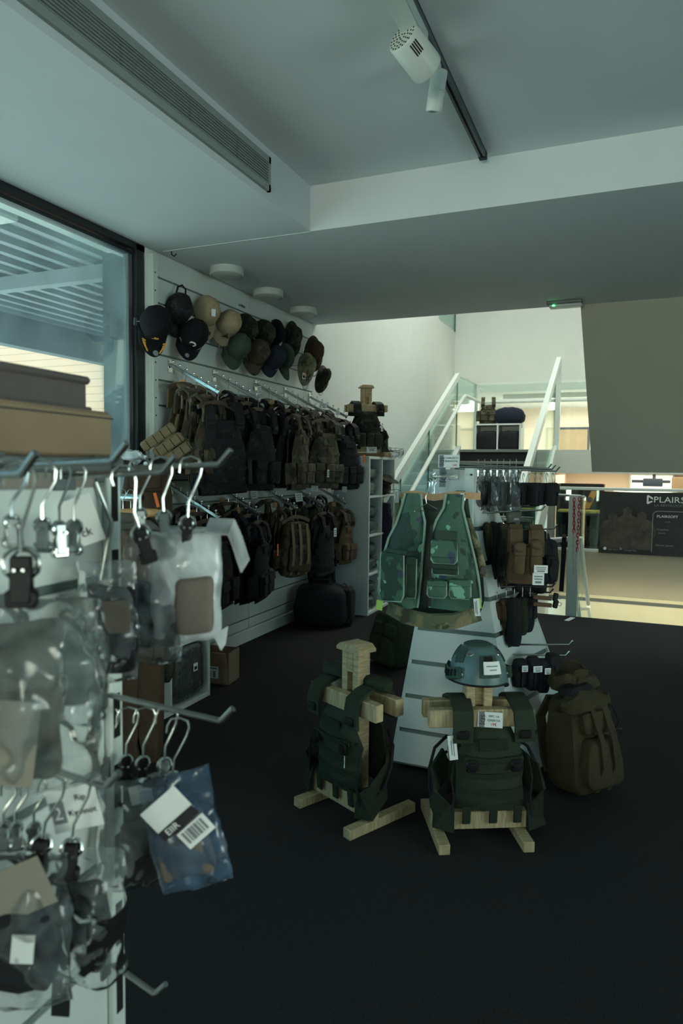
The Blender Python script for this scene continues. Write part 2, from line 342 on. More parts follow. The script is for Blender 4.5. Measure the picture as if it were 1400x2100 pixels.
def lettering(body, size, m, parent, mtx, name='lettering', align='LEFT', xs=1.):
    cu = bpy.data.curves.new('t', 'FONT'); cu.body = body; cu.size = size; cu.extrude = size*.02; cu.align_x = align; cu.resolution_u = 2
    t = bpy.data.objects.new('t', cu); COL.objects.link(t)
    me = bpy.data.meshes.new_from_object(t.evaluated_get(bpy.context.evaluated_depsgraph_get())); bpy.data.objects.remove(t)
    me.materials.clear(); me.materials.append(M[m]); o = obj(name, me, parent, mtx @ SC(xs, 1, 1)); return o
UP = Vector((0, 0, 1))
def face(d, loc):
    """matrix whose local XY plane is a sign facing direction d (local +Z = d, local +Y up)"""
    z = Vector(d).normalized(); x = UP.cross(z).normalized(); y = z.cross(x)
    return Matrix(((x.x, y.x, z.x, loc[0]), (x.y, y.y, z.y, loc[1]), (x.z, y.z, z.z, loc[2]), (0, 0, 0, 1)))
# ================================================================== STRUCTURE
ZC, ZR, XW = 2.937, 3.207, -2.986
struct('floor', MB().span(-3.2, 3.4, -7.2, 7.37, -.3, 0).span(-3.2, -1.0, 7.37, 10.4, -.3, 0), 'carpet')
c = MB()
c.span(-3.3, -1.858, -7.2, 6.44, ZC, 3.4).span(-1.858, 3.4, 3.905, 6.44, ZC, 3.4).span(-1.858, 3.4, -7.2, 3.905, ZR, 3.4)
struct('ceiling', c, 'ceiling')
# plaster joint line on the soffit
struct('trim_1', MB().span(-2.95, -1.86, 3.905, 3.912, ZC-.003, ZC+.01), 'ceiling')
# wall behind and to the right of the camera
struct('wall_right', MB().span(3.2, 3.4, -7.2, -.45, 0, 3.4).span(3.2, 3.4, 2.85, 7.37, 0, 3.4).span(3.2, 3.4, -.45, 2.85, 0, .7).span(3.2, 3.4, -.45, 2.85, 2.3, 3.4), 'wall')
w4 = struct('window_added_right', MB().span(3.22, 3.32, -.45, 2.85, .7, .76).span(3.22, 3.32, -.45, 2.85, 2.24, 2.3).span(3.22, 3.32, -.45, -.39, .7, 2.3).span(3.22, 3.32, 2.79, 2.85, .7, 2.3).span(3.22, 3.32, 1.17, 1.23, .7, 2.3), 'black_frame')  # unseen opening, added to go with the fill light from the right
struct('pane', MB().span(3.265, 3.275, -.39, 2.79, .76, 2.24), 'window', w4)
bw = MB(); bw.span(-3.3, -1.3, -7.2, -7.0, 0, 3.4).span(2.5, 3.4, -7.2, -7.0, 0, 3.4).span(-1.3, 2.5, -7.2, -7.0, 0, .35).span(-1.3, 2.5, -7.2, -7.0, 2.3, 3.4)
struct('wall_back', bw, 'wall')
w2 = MB()
for x in (-1.27, .6, 2.47): w2.span(x-.03, x+.03, -7.15, -7.05, .35, 2.3)
w2.span(-1.3, 2.5, -7.15, -7.05, .35, .41).span(-1.3, 2.5, -7.15, -7.05, 2.24, 2.3)
fr = struct('window_added_back', w2, 'black_frame')  # unseen storefront frame, added around the light behind the camera
struct('pane', MB().span(-1.24, .57, -7.105, -7.095, .41, 2.24), 'window', fr); struct('pane', MB().span(.63, 2.44, -7.105, -7.095, .41, 2.24), 'window', fr)
# left wall: sill below glazing, slatwall part, stairwell part
lw = MB(); lw.span(-3.1, XW-.02, 3.775, 6.35, 0, ZC).span(-3.3, XW, 6.35, 12.37, -.0, 6.2).span(-3.3, -3.0, -2.2, 3.775, 0, .3)
lw.span(-3.3, -3.1, -2.2, 3.775, 2.925, 3.4).span(-3.3, -3.0, -7.2, -2.0, 0, 3.4)
LW = struct('wall_left', lw, 'wall')
# glazing
wf = MB()
wf.span(-3.10, -3.0, -2.0, 3.775, 2.895, 2.937).span(-3.085, -3.025, -2.0, 3.7, 2.862, 2.885)     # head
wf.span(-3.10, -3.0, 3.69, 3.775, .3, 2.937, .006)                                              # dark jamb
wf.span(-3.10, -3.0, -2.0, 3.775, .3, .36)
WIN = struct('window_1', wf, 'black_frame')
b = MB(); b.span(-3.075, -3.035, 3.655, 3.672, .36, 2.895).span(-3.075, -3.035, 3.677, 3.69, .36, 2.895)
struct('glazing_bead', b, 'grey_metal', WIN)
struct('pane', MB().span(-3.056, -3.048, -2.0, 3.66, .36, 2.87), 'window', WIN)
# white pilaster and perforated upright beside the slatwall
struct('trim_2', MB().span(-3.085, -2.99, 3.776, 3.87, 0, 2.93, .004), 'white_metal')
up = struct('trim_3', MB().span(-3.0, -2.955, 3.80, 3.855, 0, 2.90, .003), 'white_metal')
h = MB()
for i in range(22): h.cyl((-2.956, 3.825, .3+i*.118), (-2.9535, 3.825, .3+i*.118), .006, 8)
struct('fixing_hole', h, 'dark', up)
# slatwall boards, each its own piece
gz = [2.767 - .1715*k for k in range(16)]
for (y0, y1) in ((3.86, 5.105), (5.11, 6.35)):
    tops = [ZC-.012] + [g - .006 for g in gz]; bots = [g + .006 for g in gz] + [.113]
    for t, bo in zip(tops, bots):
        if t - bo > .02: struct('slat', MB().box(.02, y1-y0, t-bo, (XW-.01, (y0+y1)/2, (t+bo)/2), b=.003), 'slat', LW)
g = MB()
for z in gz: g.span(XW-.019, XW-.012, 3.86, 6.35, z-.012, z+.012)
struct('groove_liner', g, 'groove', LW)
struct('baseboard_left', MB().span(XW-.02, XW+.018, 3.86, 6.4, 0, .105, .004), 'slat')
# end soffit wall over the lower flight (its left edge leans)
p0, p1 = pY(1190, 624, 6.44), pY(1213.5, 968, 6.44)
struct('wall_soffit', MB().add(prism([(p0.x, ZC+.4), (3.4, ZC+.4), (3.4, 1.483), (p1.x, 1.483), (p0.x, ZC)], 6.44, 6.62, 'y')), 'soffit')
# stairwell shell
struct('wall_stair_front', MB().span(-3.3, 3.4, 6.26, 6.44, 3.38, 6.2), 'wall')
struct('wall_stair_back', MB().span(-3.3, 3.4, 12.37, 12.6, 2.85, 6.2), 'wall')
struct('wall_stair_right', MB().span(1.6, 1.8, 6.62, 12.4, 1.75, 6.2).span(3.4, 3.6, 6.6, 13, -1.8, 1.75), 'wall')
sk = MB(); sk.span(-3.3, 1.8, 6.26, 6.9, 6.0, 6.2).span(-3.3, 1.8, 12.2, 12.6, 6.0, 6.2).span(-3.3, 1.8, 6.26, 12.6, 6.2, 6.3)
struct('ceiling_stairwell', sk, 'wall')
# landing and the far room on the upper level
ld = MB(); ld.span(-3.0, 3.4, 10.39, 16.2, 1.45, 1.7835)
struct('floor_landing', ld, 'wall')
struct('wall_far', MB().span(-3.5, 3.5, 16.0, 16.2, 1.745, 2.86).span(-3.5, -3.3, 12.6, 16.2, 1.745, 2.9).span(3.3, 3.5, 12.6, 16.2, 1.745, 2.9), 'cream')
struct('ceiling_far', MB().span(-3.5, 3.5, 12.6, 16.2, 2.86, 3.0).span(-2.2, 1.4, 12.9, 13.5, 2.78, 2.86), 'wall')
dp = [pY(1122, 877, 15.99), pY(1147, 922, 15.99)]
d1 = struct('door_1', MB().span(dp[0].x-.02, dp[0].x+.9, 15.94, 16.0, 1.79, dp[0].z), 'pier')
struct('door_leaf', MB().span(dp[0].x+.03, dp[0].x+.85, 15.92, 15.945, 1.795, dp[0].z-.05), 'beige', d1)
# lower level across the void
struct('wall_parapet', MB().span(-.99, 3.4, 9.5, 9.65, -.13, .435), 'beigewall')
struct('wall_lower', MB().span(-.99, 3.4, 9.75, 9.9, -1.8, -.13), 'yellowwall')
struct('trim_4', MB().span(-.99, 3.4, 9.72, 9.75, -.255, -.215), 'grey_metal')
struct('floor_lower', MB().span(-.99, 3.4, 7.4, 9.9, -1.9, -1.8), 'cream')
struct('floor_cross', MB().span(-.99, 3.4, 9.65, 12.6, .3, .4), 'cream')
struct('wall_cross', MB().span(-2.2, 3.4, 12.5, 12.6, .4, 1.45).span(-1.1, -1.0, 10.45, 12.5, -1.8, 1.45), 'cream')
struct('wall_void', MB().span(-.95, 3.4, 7.37, 7.40, -1.8, -.02).span(-.99, -.95, 7.4, 9.5, -1.8, -.02), 'wall')
# outdoors
struct('floor_pavement', MB().span(-40, -3.3, -20, 40, -.3, -.12), 'pavement')
ow = struct('wall_outside', MB().span(-26, -4.5, 14.05, 14.3, -.2, 5.4), 'outwall')
for i in range(28): struct('plank', MB().box(21.5, .05, .187, (-15.25, 14.03, -.02+.19*i), b=.005), 'outwall', ow)
cn = struct('ceiling_canopy', MB().span(-7.9, -3.3, -1.1, 9.6, 3.55, 3.62).span(-3.3, -2.9, -1.1, 6.0, 3.55, 3.62), 'canopy')  # unseen strip over the roof, added to keep sun off the pier
for i in range(17): struct('canopy_rib', MB().span(-3.45-.262*i, -3.53-.262*i, -1.1, 9.5, 3.50, 3.55), 'canopy_rib', cn)
for y in (2.2, 5.55, 9.0): struct('canopy_beam', MB().span(-7.8, -3.35, y, y+.12, 3.36, 3.5), 'canopy_rib', cn)
struct('canopy_fascia', MB().span(-7.95, -7.75, -1.1, 9.6, 3.1, 3.62), 'canopy', cn)
struct('canopy_soffit_band', MB().span(-3.75, -3.3, -1.1, 9.6, 3.3, 3.36), 'canopy', cn)
struct('trim_5', MB().span(-3.56, -3.13, 4.0, 4.42, -.12, 3.5, .01), 'pier')
solid('canopy_lamp', MB().box(.22, .75, .1, (-4.55, 3.72, 3.42), b=.02), 'white_plastic', 'white tube lamp housing under the ribbed canopy outside the window', 'lamp')
# ================================================================== CEILING FITTINGS
vt = thing('vent_grille', 'long grey linear air grille set in the bulkhead side', 'grille', TR(-1.852, 2.0, 0))
f = MB(); Z0, Z1, Y0, Y1 = 2.975, 3.155, -.6, 1.372
f.span(-.012, .012, Y0, Y1, Z0, Z0+.035).span(-.012, .012, Y0, Y1, Z1-.035, Z1).span(-.012, .012, Y1-.02, Y1, Z0, Z1).span(-.012, .012, Y0, Y0+.02, Z0, Z1)
part('frame', f, 'grille', vt, False); part('backing', MB().span(-.012, -.009, Y0, Y1, Z0, Z1), 'dark', vt, False)
for i in range(8): part('slat', MB().box(.010, Y1-Y0-.04, .0045, (.005, (Y0+Y1)/2, Z0+.041+.014*i)), 'grille', vt, False)
dv = MB()
for y in (-.25, .2, .65, 1.05): dv.span(-.008, .004, y-.004, y+.004, Z0+.03, Z1-.03)
part('divider', dv, 'grey_metal', vt, False)
# lighting track
tk = thing('light_track', 'grey ceiling light track ending in a dark cap', 'light track', TR(-.795, 0, ZR))
t = MB(); t.span(-.018, -.006, -.5, 3.82, -.034, 0).span(.006, .018, -.5, 3.82, -.034, 0).span(-.018, .018, -.5, 3.82, -.006, 0)
part('rail', t, 'track', tk, False); part('inner_conductor', MB().span(-.006, .006, -.5, 3.82, -.022, -.006), 'black_frame', tk, False)
part('end_cap', MB().span(-.021, .021, 3.81, 3.85, -.038, 0, .003), 'black_plastic', tk)
part('driver_box', MB().span(-.055, .02, 1.9, 2.58, -.085, -.035, .004), 'white_plastic', tk)
def axis_m(loc, d, roll=0):
    return TR(*loc) @ Vector(d).to_track_quat('Z', 'Y').to_matrix().to_4x4() @ RZ(roll)
# large perforated spot
def raypt(u, v, D): return CP + ray(u, v)*D
a, bb = raypt(831, 83, 2.58), raypt(869, 133, 2.66); dd = (bb-a).normalized(); L = .165; q = (a+bb)/2
s1 = thing('track_spotlight', 'large white drum spotlight with perforated back on the track', 'spotlight', axis_m(q, dd), 'track spotlights')
part('body', MB().lathe([(0, -L/2+.004), (.058, -L/2+.004), (.063, -L/2+.01), (.064, L/2-.01), (.062, L/2), (.054, L/2), (.05, L/2-.02), (0, L/2-.02)], 36), 'white_plastic', s1)
hb = MB()
for rr, n in ((.012, 5), (.026, 10), (.04, 15), (.052, 20)):
    for k in range(n): w = 2*math.pi*k/n; hb.cyl((rr*math.cos(w), rr*math.sin(w), -L/2+.0045), (rr*math.cos(w), rr*math.sin(w), -L/2+.0025), .0035, 6)
part('vent_hole', hb, 'dark', s1, False)['kind'] = 'stuff'
vb = MB(); inv = s1.matrix_world.inverted() if False else axis_m(q, dd).inverted()
side = (inv.to_3x3() @ (-(CF) - CR*.55 + CU*.1)); ang = math.atan2(side.y, side.x)
for k in range(4): vb.box(.004, .005, .05, (.0635*math.cos(ang+.14*(k-1.5)), .0635*math.sin(ang+.14*(k-1.5)), -L/2+.045), RZ(ang+.14*(k-1.5)))
part('cooling_slot', vb, 'dark', s1, False)
top = raypt(852, 42, 2.58); nb = MB(); nb.tube([inv @ top, inv @ raypt(849, 62, 2.6), inv @ raypt(842, 82, 2.6)], .014, 12)
part('swivel_arm', nb, 'white_plastic', s1)
ad = MB(); ad.box(.05, .1, .035, tuple(TR(-.8, 2.62, ZR-.055).translation)); part('track_adapter', ad, 'white_plastic', s1, mtx=inv)
# small spot
a, bb = raypt(900, 152, 2.86), raypt(890, 222, 2.90); dd = (bb-a).normalized(); q = (a+bb)/2; m2 = axis_m(q, dd)
s2 = thing('track_spotlight', 'small white cylinder spotlight hanging from the track', 'spotlight', m2, 'track spotlights')
part('body', MB().lathe([(0, -.078), (.030, -.078), (.034, -.074), (.034, -.002), (.0325, -.001), (.0325, .001), (.034, .002), (.034, .072), (.030, .078), (.022, .078), (.02, .06), (0, .06)], 28), 'white_plastic', s2)
inv = m2.inverted(); nb = MB(); nb.add(cbox(.026, .03, .05, .004), inv @ TR(*raypt(897, 128, 2.86))); nb.tube([inv @ raypt(898, 138, 2.86), inv @ raypt(900, 154, 2.86)], .012, 10); nb.add(cbox(.022, .07, .03, .003), inv @ TR(-.795, 2.86, ZR-.05))
part('swivel_arm', nb, 'white_plastic', s2)
for i, (x, y, s) in enumerate(((-2.762, 4.4, 'nearest the window'), (-2.787, 5.071, 'middle of three above the caps'), (-2.798, 5.752, 'farthest from the window'))):
    l = thing('ceiling_lamp', 'round white flush ceiling lamp, ' + s, 'ceiling lamp', TR(x, y, ZC), 'round ceiling lamps above the cap wall')
    part('rim', MB().lathe([(0, 0), (.118, 0), (.122, -.004), (.122, -.05), (.117, -.055), (.11, -.055), (.108, -.05), (0, -.05)], 40), 'white_plastic', l)
    part('diffuser', MB().lathe([(0, -.052), (.107, -.052), (.1, -.058), (0, -.06)], 40), 'diffuser', l)
solid('ceiling_hook', MB().tube([(-2.9, 3.93, ZC), (-2.9, 3.93, ZC-.02), (-2.88, 3.93, ZC-.035), (-2.86, 3.93, ZC-.02)], .004), 'black_plastic', 'tiny dark hook screwed into the ceiling beside the pilaster', 'hook')
ex = thing('emergency_light', 'slim emergency light with glowing green indicator at ceiling edge', 'emergency light', TR(-.57, 6.26, ZC))
part('housing', MB().box(.29, .1, .028, (0, 0, -.014), b=.006), 'grey_metal', ex); part('diffuser', MB().box(.27, .09, .03, (.01, 0, -.042), b=.012), 'diffuser', ex)
part('indicator', MB().box(.02, .006, .012, (-.085, -.05, -.042), b=.003), 'led', ex)
# ================================================================== STAIRS
XL, XR, LY, LZ, SK = -2.44, -1.03, 10.37, 1.7875, 1.15
st = thing('staircase', 'black stair flight with grey nosings rising between glass balustrades', 'staircase', TR(0, 0, 0))
n = 10; rise = LZ/n; run = rise/.5217
for i in range(n):
    y = LY - run*(n-1-i); z = rise*(i+1)
    part('riser', MB().span(XL+.05, XR-.05, y, y+.02, z-rise, z-.035), 'tread', st, False)
    part('tread', MB().span(XL+.05, XR-.05, y-.01, y+run-.02, z-.035, z-.004), 'tread', st, False)
    part('nosing', MB().span(XL+.05, XR-.05, y-.018, y+.034, z-.04, z, .003), 'nosing', st, False)
ya = LY - run*(n-1)
for x0, x1 in ((XL-.03, XL+.04), (XR-.04, XR+.03)):
    part('stringer', MB().add(prism([(ya-.1, 0), (ya-.1, .12), (LY+.08, LZ+.06), (LY+.08, 1.45), (ya+.5, 0)], x0, x1, 'x')), 'white_metal', st, False)
def on_slope(X, y, zoff): return (X, y, LZ + (y-LY+.02)*.5217 + zoff)
bl = thing('balustrade', 'left glass balustrade with white sloping cap and tube handrail', 'balustrade', I4)
def bal_glass(b, X, ys, zb, zt):
    for y0, y1 in ys:
        z0, z1 = on_slope(X, y0, 0)[2], on_slope(X, y1, 0)[2]
        part('glass_panel', MB().add(prism([(y0, z0+zb), (y1, z1+zb), (y1, z1+zt), (y0, z0+zt)], X-.006, X+.006, 'x')), 'glass', b, False)
        part('glass_edge', MB().add(prism([(y1-.005, z1+zb), (y1+.005, z1+zb), (y1+.005, z1+zt), (y1-.005, z1+zt)], X-.008, X+.008, 'x')), 'glass_edge', b, False)
bal_glass(bl, XL, ((7.05, 7.6), (7.61, 8.78), (8.79, 10.31)), .07, 1.10)
part('cap_rail', MB().add(strip([on_slope(XL, 6.95, 1.115), on_slope(XL, 10.32, 1.115)], .058, .086, (1, 0, 0))), 'white_metal', bl)
zc = LZ+1.11
part('landing_cap', MB().add(strip([(XL, 10.31, zc), (XL, 11.70, zc+.02)], .046, .034, (1, 0, 0))), 'white_metal', bl)
part('landing_cap', MB().add(strip([(XL, 11.70, zc+.02), (1.55, 11.70, zc+.02)], .046, .034, (0, 1, 0))), 'white_metal', bl)
part('glass_panel', MB().span(XL-.006, XL+.006, 10.36, 11.66, LZ+.01, zc-.01), 'glass', bl, False)
part('glass_panel', MB().span(XL+.05, 1.55, 11.694, 11.706, LZ+.01, zc), 'glass', bl, False)
part('post', MB().span(XL-.035, XL+.035, 11.665, 11.735, LZ-.04, zc+.02), 'white_metal', bl)
XH = XL+.09
k = MB(); k.tube([on_slope(XH, 7.0, .79), on_slope(XH, 10.3, .79), (XH, 10.45, LZ+.81), (XH, 10.7, LZ+.82), (XH, 11.58, LZ+.82), (XH+.06, 11.63, LZ+.82), (1.5, 11.63, LZ+.82)], .028, 12); part('handrail', k, 'white_metal', bl)
for y in (7.5, 9.2): q_ = on_slope(XH, y, .79); part('handrail_bracket', MB().tube([(XL, y, q_[2]-.07), (XH, y, q_[2]-.07), (XH, y, q_[2]-.02)], .009, 8), 'white_metal', bl)
br = thing('balustrade', 'right glass balustrade with broad white cap running down the stairs', 'balustrade', I4)
bal_glass(br, XR, ((7.05, 8.4), (8.41, 10.31)), .07, 1.10)
part('cap_rail', MB().add(strip([on_slope(XR, 6.85, 1.115), on_slope(XR, 10.75, 1.115)], .064, .104, (1, 0, 0))), 'white_metal', br)
part('post', MB().span(XR-.04, XR+.04, 10.70, 10.77, LZ-.04, LZ+1.33), 'white_metal', br)
k = MB(); k.tube([on_slope(XR-.09, 7.0, .79), on_slope(XR-.09, 10.3, .79), (XR-.09, 10.65, LZ+.82)], .028, 12); part('handrail', k, 'white_metal', br)
# upper level glass seen at the stairwell corner
ug = thing('glass_screen', 'small glass screen with dark edge high on the stairwell wall', 'glass screen', I4)
part('glass_panel', MB().span(-2.98, -2.97, 11.2, 12.3, 3.95, 5.2), 'glass', ug, False); part('edge', MB().span(-2.985, -2.965, 12.27, 12.3, 3.93, 5.2), 'glass_edge', ug, False)
# lower flight barrier
lb = thing('handrail', 'white double tube handrail descending from the floor edge', 'handrail', I4)
hp = [pY(1118, 1109, 7.41), pY(1190, 1104, 7.41)]; e1 = pX(1209, 1266, hp[1].x+.02); 
k = MB(); k.tube([hp[0], hp[1]+Vector((-.02, 0, 0))], .027, 14); k.tube([hp[1]+Vector((-.03, 0, 0)), hp[1], hp[1]+Vector((0, .04, -.04)), e1+(e1-hp[1])*.4], .023, 14)
h2 = pY(1178, 1185, 7.46); e2 = pY(1188, 1266, h2.y+.25); k.tube([h2, e2+(e2-h2)*.4], .02, 12); part('tube', k, 'white_metal', lb)
ca, cb_ = pY(1184, 1249, h2.y+.2), pY(1206, 1249, (h2.y+.2+e1.y)/2); part('cross_tube', MB().tube([ca, cb_], .016, 10), 'white_metal', lb)
np_ = thing('glass_barrier', 'white newel post and glass panel at the lower stair head', 'barrier', I4)
xa, xb = pY(1161, 1200, 7.385).x, pY(1184, 1200, 7.385).x
part('newel_post', MB().span(xa, xb, 7.36, 7.40, -.02, 1.245, .004), 'white_metal', np_); part('glass_panel', MB().span(xb+.003, xb+.01, 7.40, 8.2, -.3, 1.20), 'glass', np_, False)
ta, tb = pY(1120, 1014, 7.385), pY(1190, 1017, 7.385); part('top_rod', MB().tube([ta, tb, tb+Vector((.01, .03, -.01)), tb+Vector((.03, .1, -.01))], .012, 10), 'steel', np_)
def chain(name, p, q, m, label, sw, n, tail=0):
    t = thing(name, label, 'chain', I4); p = Vector(p); q = Vector(q)
    for i in range(n):
        c_ = p.lerp(q, (i+.5)/n); l = (q-p).length/n*.72
        pts = [(0.011*math.cos(w), 0, l*math.sin(w)) for w in [2*math.pi*j/10 for j in range(10)]]
        part('link', MB().tube(pts, .0045, 5, True), (m if i < sw else 'white_chain'), t, mtx=TR(*c_) @ RZ(.4+(math.pi/2 if i % 2 else 0)))
chain('barrier_chain', pY(1188, 1020, 7.36), pY(1181, 1182, 7.36), 'red_chain', 'red plastic chain with pale lower links hanging beside the newel', 15, 22)
chain('barrier_chain', pY(1177, 1022, 7.35), pY(1176, 1178, 7.35), 'red_chain', 'red and white chain hanging flat against the white newel post', 9, 20)
sp = [pY(1157, 1102, 7.37), pY(1155, 1150, 7.37), pY(1151, 1212, 7.37)]
k = MB(); k.add(strip([p+Vector((0, -.03, 0)) for p in sp], .045, .006, (1, 0, 0))); k.add(strip([sp[0]+Vector((0, -.03, 0)), sp[0]+Vector((0, 0, .03)), sp[0]+Vector((0, .05, 0)), sp[1]+Vector((0, .05, 0))], .04, .006, (1, 0, 0)))
solid('black_strap', k, 'black', 'wide black strap looped over the horizontal white handrail tube', 'strap')
solid('tape_strip', MB().box(.045, .19, .004, (-.51, 7.2, .003), RZ(-.25)), 'paper', 'short white tape strip stuck on the black floor by the edge', 'tape')
# ------------------------------------------------------------------ across the void
rl = thing('parapet_railing', 'glass railing with white top rail above the beige parapet', 'railing', I4)
part('top_rail', MB().span(-.97, 3.4, 9.54, 9.6, 1.235, 1.275, .006), 'white_metal', rl); part('bottom_rail', MB().span(-.97, 3.4, 9.53, 9.6, .435, .465), 'white_metal', rl)
for x0, x1 in ((-.97, -.62), (-.6, .9), (.92, 3.3)): part('glass_panel', MB().span(x0, x1, 9.565, 9.575, .465, 1.235), 'glass', rl, False)
bx0 = pY(1231, 1006, 9.5).x
bn = thing('sales_banner', 'dark printed banner with white lettering hung on the parapet railing', 'banner', TR(bx0, 9.49, 0))
def bshell():
    fr_ = lambda u, v: (u*2.6, -.008-.012*math.sin(u*23+v*3)*math.sin(v*3.1), .43+v*.80-.01*math.sin(u*9)*v)
    return shell(60, 10, fr_, lambda u, v: tuple(Vector(fr_(u, v))+Vector((0, .006, 0))))
part('sheet', MB().add(bshell()), 'banner', bn)
def figpoly(cx, h):  # soldier silhouettes printed on the sheet
    return [(cx-.13, .5), (cx-.16, .78), (cx-.11, .9), (cx-.05, .93), (cx-.055, 1.0), (cx, 1.04), (cx+.055, 1.0), (cx+.05, .93), (cx+.12, .9), (cx+.17, .76), (cx+.13, .5)]
for cx, s, i in ((.16, .86, 0), (.50, .9, 1), (.33, 1.0, 2)): part('printed_figure', MB().add(prism([(x, .5+(z-.5)*s) for x, z in figpoly(cx, 1)], -.026-.0015*i, -.022-.0015*i, 'y')), 'banner_fig', bn, False)
bm_ = lambda u, v, dy=-.031: TR(pY(u, v, 9.49).x-bx0, dy, pY(u, v, 9.49).z) @ RX(math.pi/2)
lettering('PLAIRSOFT', .105, 'white_ink', bn, bm_(1339, 1030), xs=1.15); lettering('LA REVOLUCIÓN DEL AIRSOFT', .04, 'inkgrey', bn, bm_(1341, 1038), xs=1.2)
lg = MB(); q = pY(1332, 1024, 9.49); o_ = lambda x, z: (q.x-bx0+x, q.z+z)
lg.add(prism([o_(-.035, -.05), o_(-.035, .045), o_(-.02, .055), o_(.035, .02), o_(.035, 0), o_(.02, .005), o_(-.015, .03), o_(-.015, -.03), o_(.0, -.025), o_(.03, -.015), o_(.03, -.03), o_(-.02, -.06)], -.033, -.03, 'y')); part('logo', lg, 'white_ink', bn, False)
ph = MB(); a, bb = pY(1342, 1048, 9.49), pY(1338, 1133, 9.49); x0 = a.x-bx0-.02; zt = a.z; zb = bb.z+.01
ph.add(strip([(x0, -.032, zb), (x0, -.032, zt-.05), (x0+.015, -.032, zt-.015), (x0+.05, -.032, zt), (x0+.6, -.032, zt)], .004, .008, (0, 1, 0))); part('printed_phone_outline', ph, 'inkgrey', bn, False)
lettering('PLAIRSOFT', .045, 'white_ink', bn, bm_(1346, 1061), xs=1.1); lettering('Targetless', .034, 'inkgrey', bn, bm_(1345, 1087)); lettering('Rentals', .028, 'inkgrey', bn, bm_(1349, 1094)); lettering('Partner games', .034, 'inkgrey', bn, bm_(1344, 1119)); lettering('Ajustes', .024, 'inkgrey', bn, bm_(1362, 1071))
lettering('App Store', .03, 'inkgrey', bn, bm_(1246, 1127)); lettering('Google Play', .03, 'inkgrey', bn, bm_(1279, 1129))
k = MB(); q1, q2 = pY(1240, 1124, 9.49), pY(1273, 1125, 9.49); k.add(lathevf([(0, 0), (.02, 0), (.02, .002), (0, .002)], 12), TR(q1.x-bx0, -.030, q1.z) @ RX(math.pi/2)); part('printed_badge', k, 'white_ink', bn, False)
k = MB(); k.add(prism([(q2.x-bx0-.015, q2.z-.02), (q2.x-bx0+.02, q2.z), (q2.x-bx0-.015, q2.z+.02)], -.032, -.03, 'y')); part('printed_badge', k, 'inkgrey', bn, False)
# shelving behind the railing left of the banner
x0, x1 = pY(1140, 1050, 10.2).x, pY(1236, 1050, 10.2).x
sh = thing('display_shelving', 'dark display shelving behind the railing left of the banner', 'shelving', TR(0, 0, 0))
k = MB(); k.span(x0, x1, 10.6, 10.63, .4, 1.3).span(x0, x0+.02, 10.2, 10.6, .4, 1.3).span(x1-.02, x1, 10.2, 10.6, .4, 1.3).span(x0, x1, 10.2, 10.6, .4, .43); part('carcass', k, 'black', sh, False)
zs = pY(1200, 1048, 10.2).z; part('shelf', MB().span(x0+.02, x1-.02, 10.18, 10.6, zs-.025, zs), 'yellowgreen', sh, False)
for i in range(6):
    x = x0+.1+i*(x1-x0-.2)/5
    solid('boxed_item', MB().box(.07, .08, .30-.03*(i % 3), (x, 10.32, .43+.15-.015*(i % 3)), RZ(.1*(i % 3-1)), .006), ('black', 'camo_dark', 'navy')[i % 3], 'dark slim pack on the shelving behind the railing, number %s from the left' % ('first', 'second', 'third', 'fourth', 'fifth', 'last')[i], 'pack', 'packs on the dark shelving')
pm = [pY(1212, 1007, 9.9), pY(1226, 1007, 9.9), pY(1208, 1043, 9.9), pY(1193, 1043, 9.9)]
po = thing('hanging_poster', 'amber hanging poster with a dark round emblem behind the railing', 'poster', I4)
part('sheet', MB().add(prism([(p.x, p.z) for p in pm], 9.9, 9.91, 'y')), 'amber', po, False)
q = pY(1209, 1025, 9.89); part('emblem', MB().add(lathevf([(.022, 0), (.038, 0), (.038, .004), (.022, .004)], 20), TR(q.x, 9.899, q.z) @ RX(math.pi/2)), 'card_grey', po)
q = [pY(1295, 974, 11), pY(1380, 1000, 11)]
mn = thing('monitor', 'dark monitor on a pole mount in the room across the void', 'monitor', I4)
qa, qb = pY(1318, 981, 11), pY(1358, 998, 11); part('screen', MB().span(qa.x, qb.x, 10.97, 11.02, qb.z, qa.z, .01), 'screen', mn)
qa, qb = pY(1338, 966, 11), pY(1344, 984, 11); k = MB(); k.span(qa.x, qb.x, 10.99, 11.01, qb.z, 1.45); qa, qb = pY(1295, 984, 11), pY(1374, 991, 11); k.span(qa.x, qb.x, 11.03, 11.06, qb.z, qa.z); part('bracket', k, 'screen', mn)
qa, qb = pY(1294, 966, 12.4), pY(1378, 1003, 12.4); w3 = struct('window_3', MB().span(qa.x-.03, qb.x+.03, 12.46, 12.5, qb.z-.1, 1.44), 'white_metal'); struct('pane', MB().span(qa.x, qb.x, 12.44, 12.462, qb.z-.06, 1.42), 'windowlit', w3)
qa = pY(1381, 970, 11.8); solid('storage_cabinet', MB().span(qa.x, qa.x+.8, 11.8, 12.2, .4, 1.4, .01), 'card', 'plain brown cabinet right of the lit window across the void', 'cabinet')
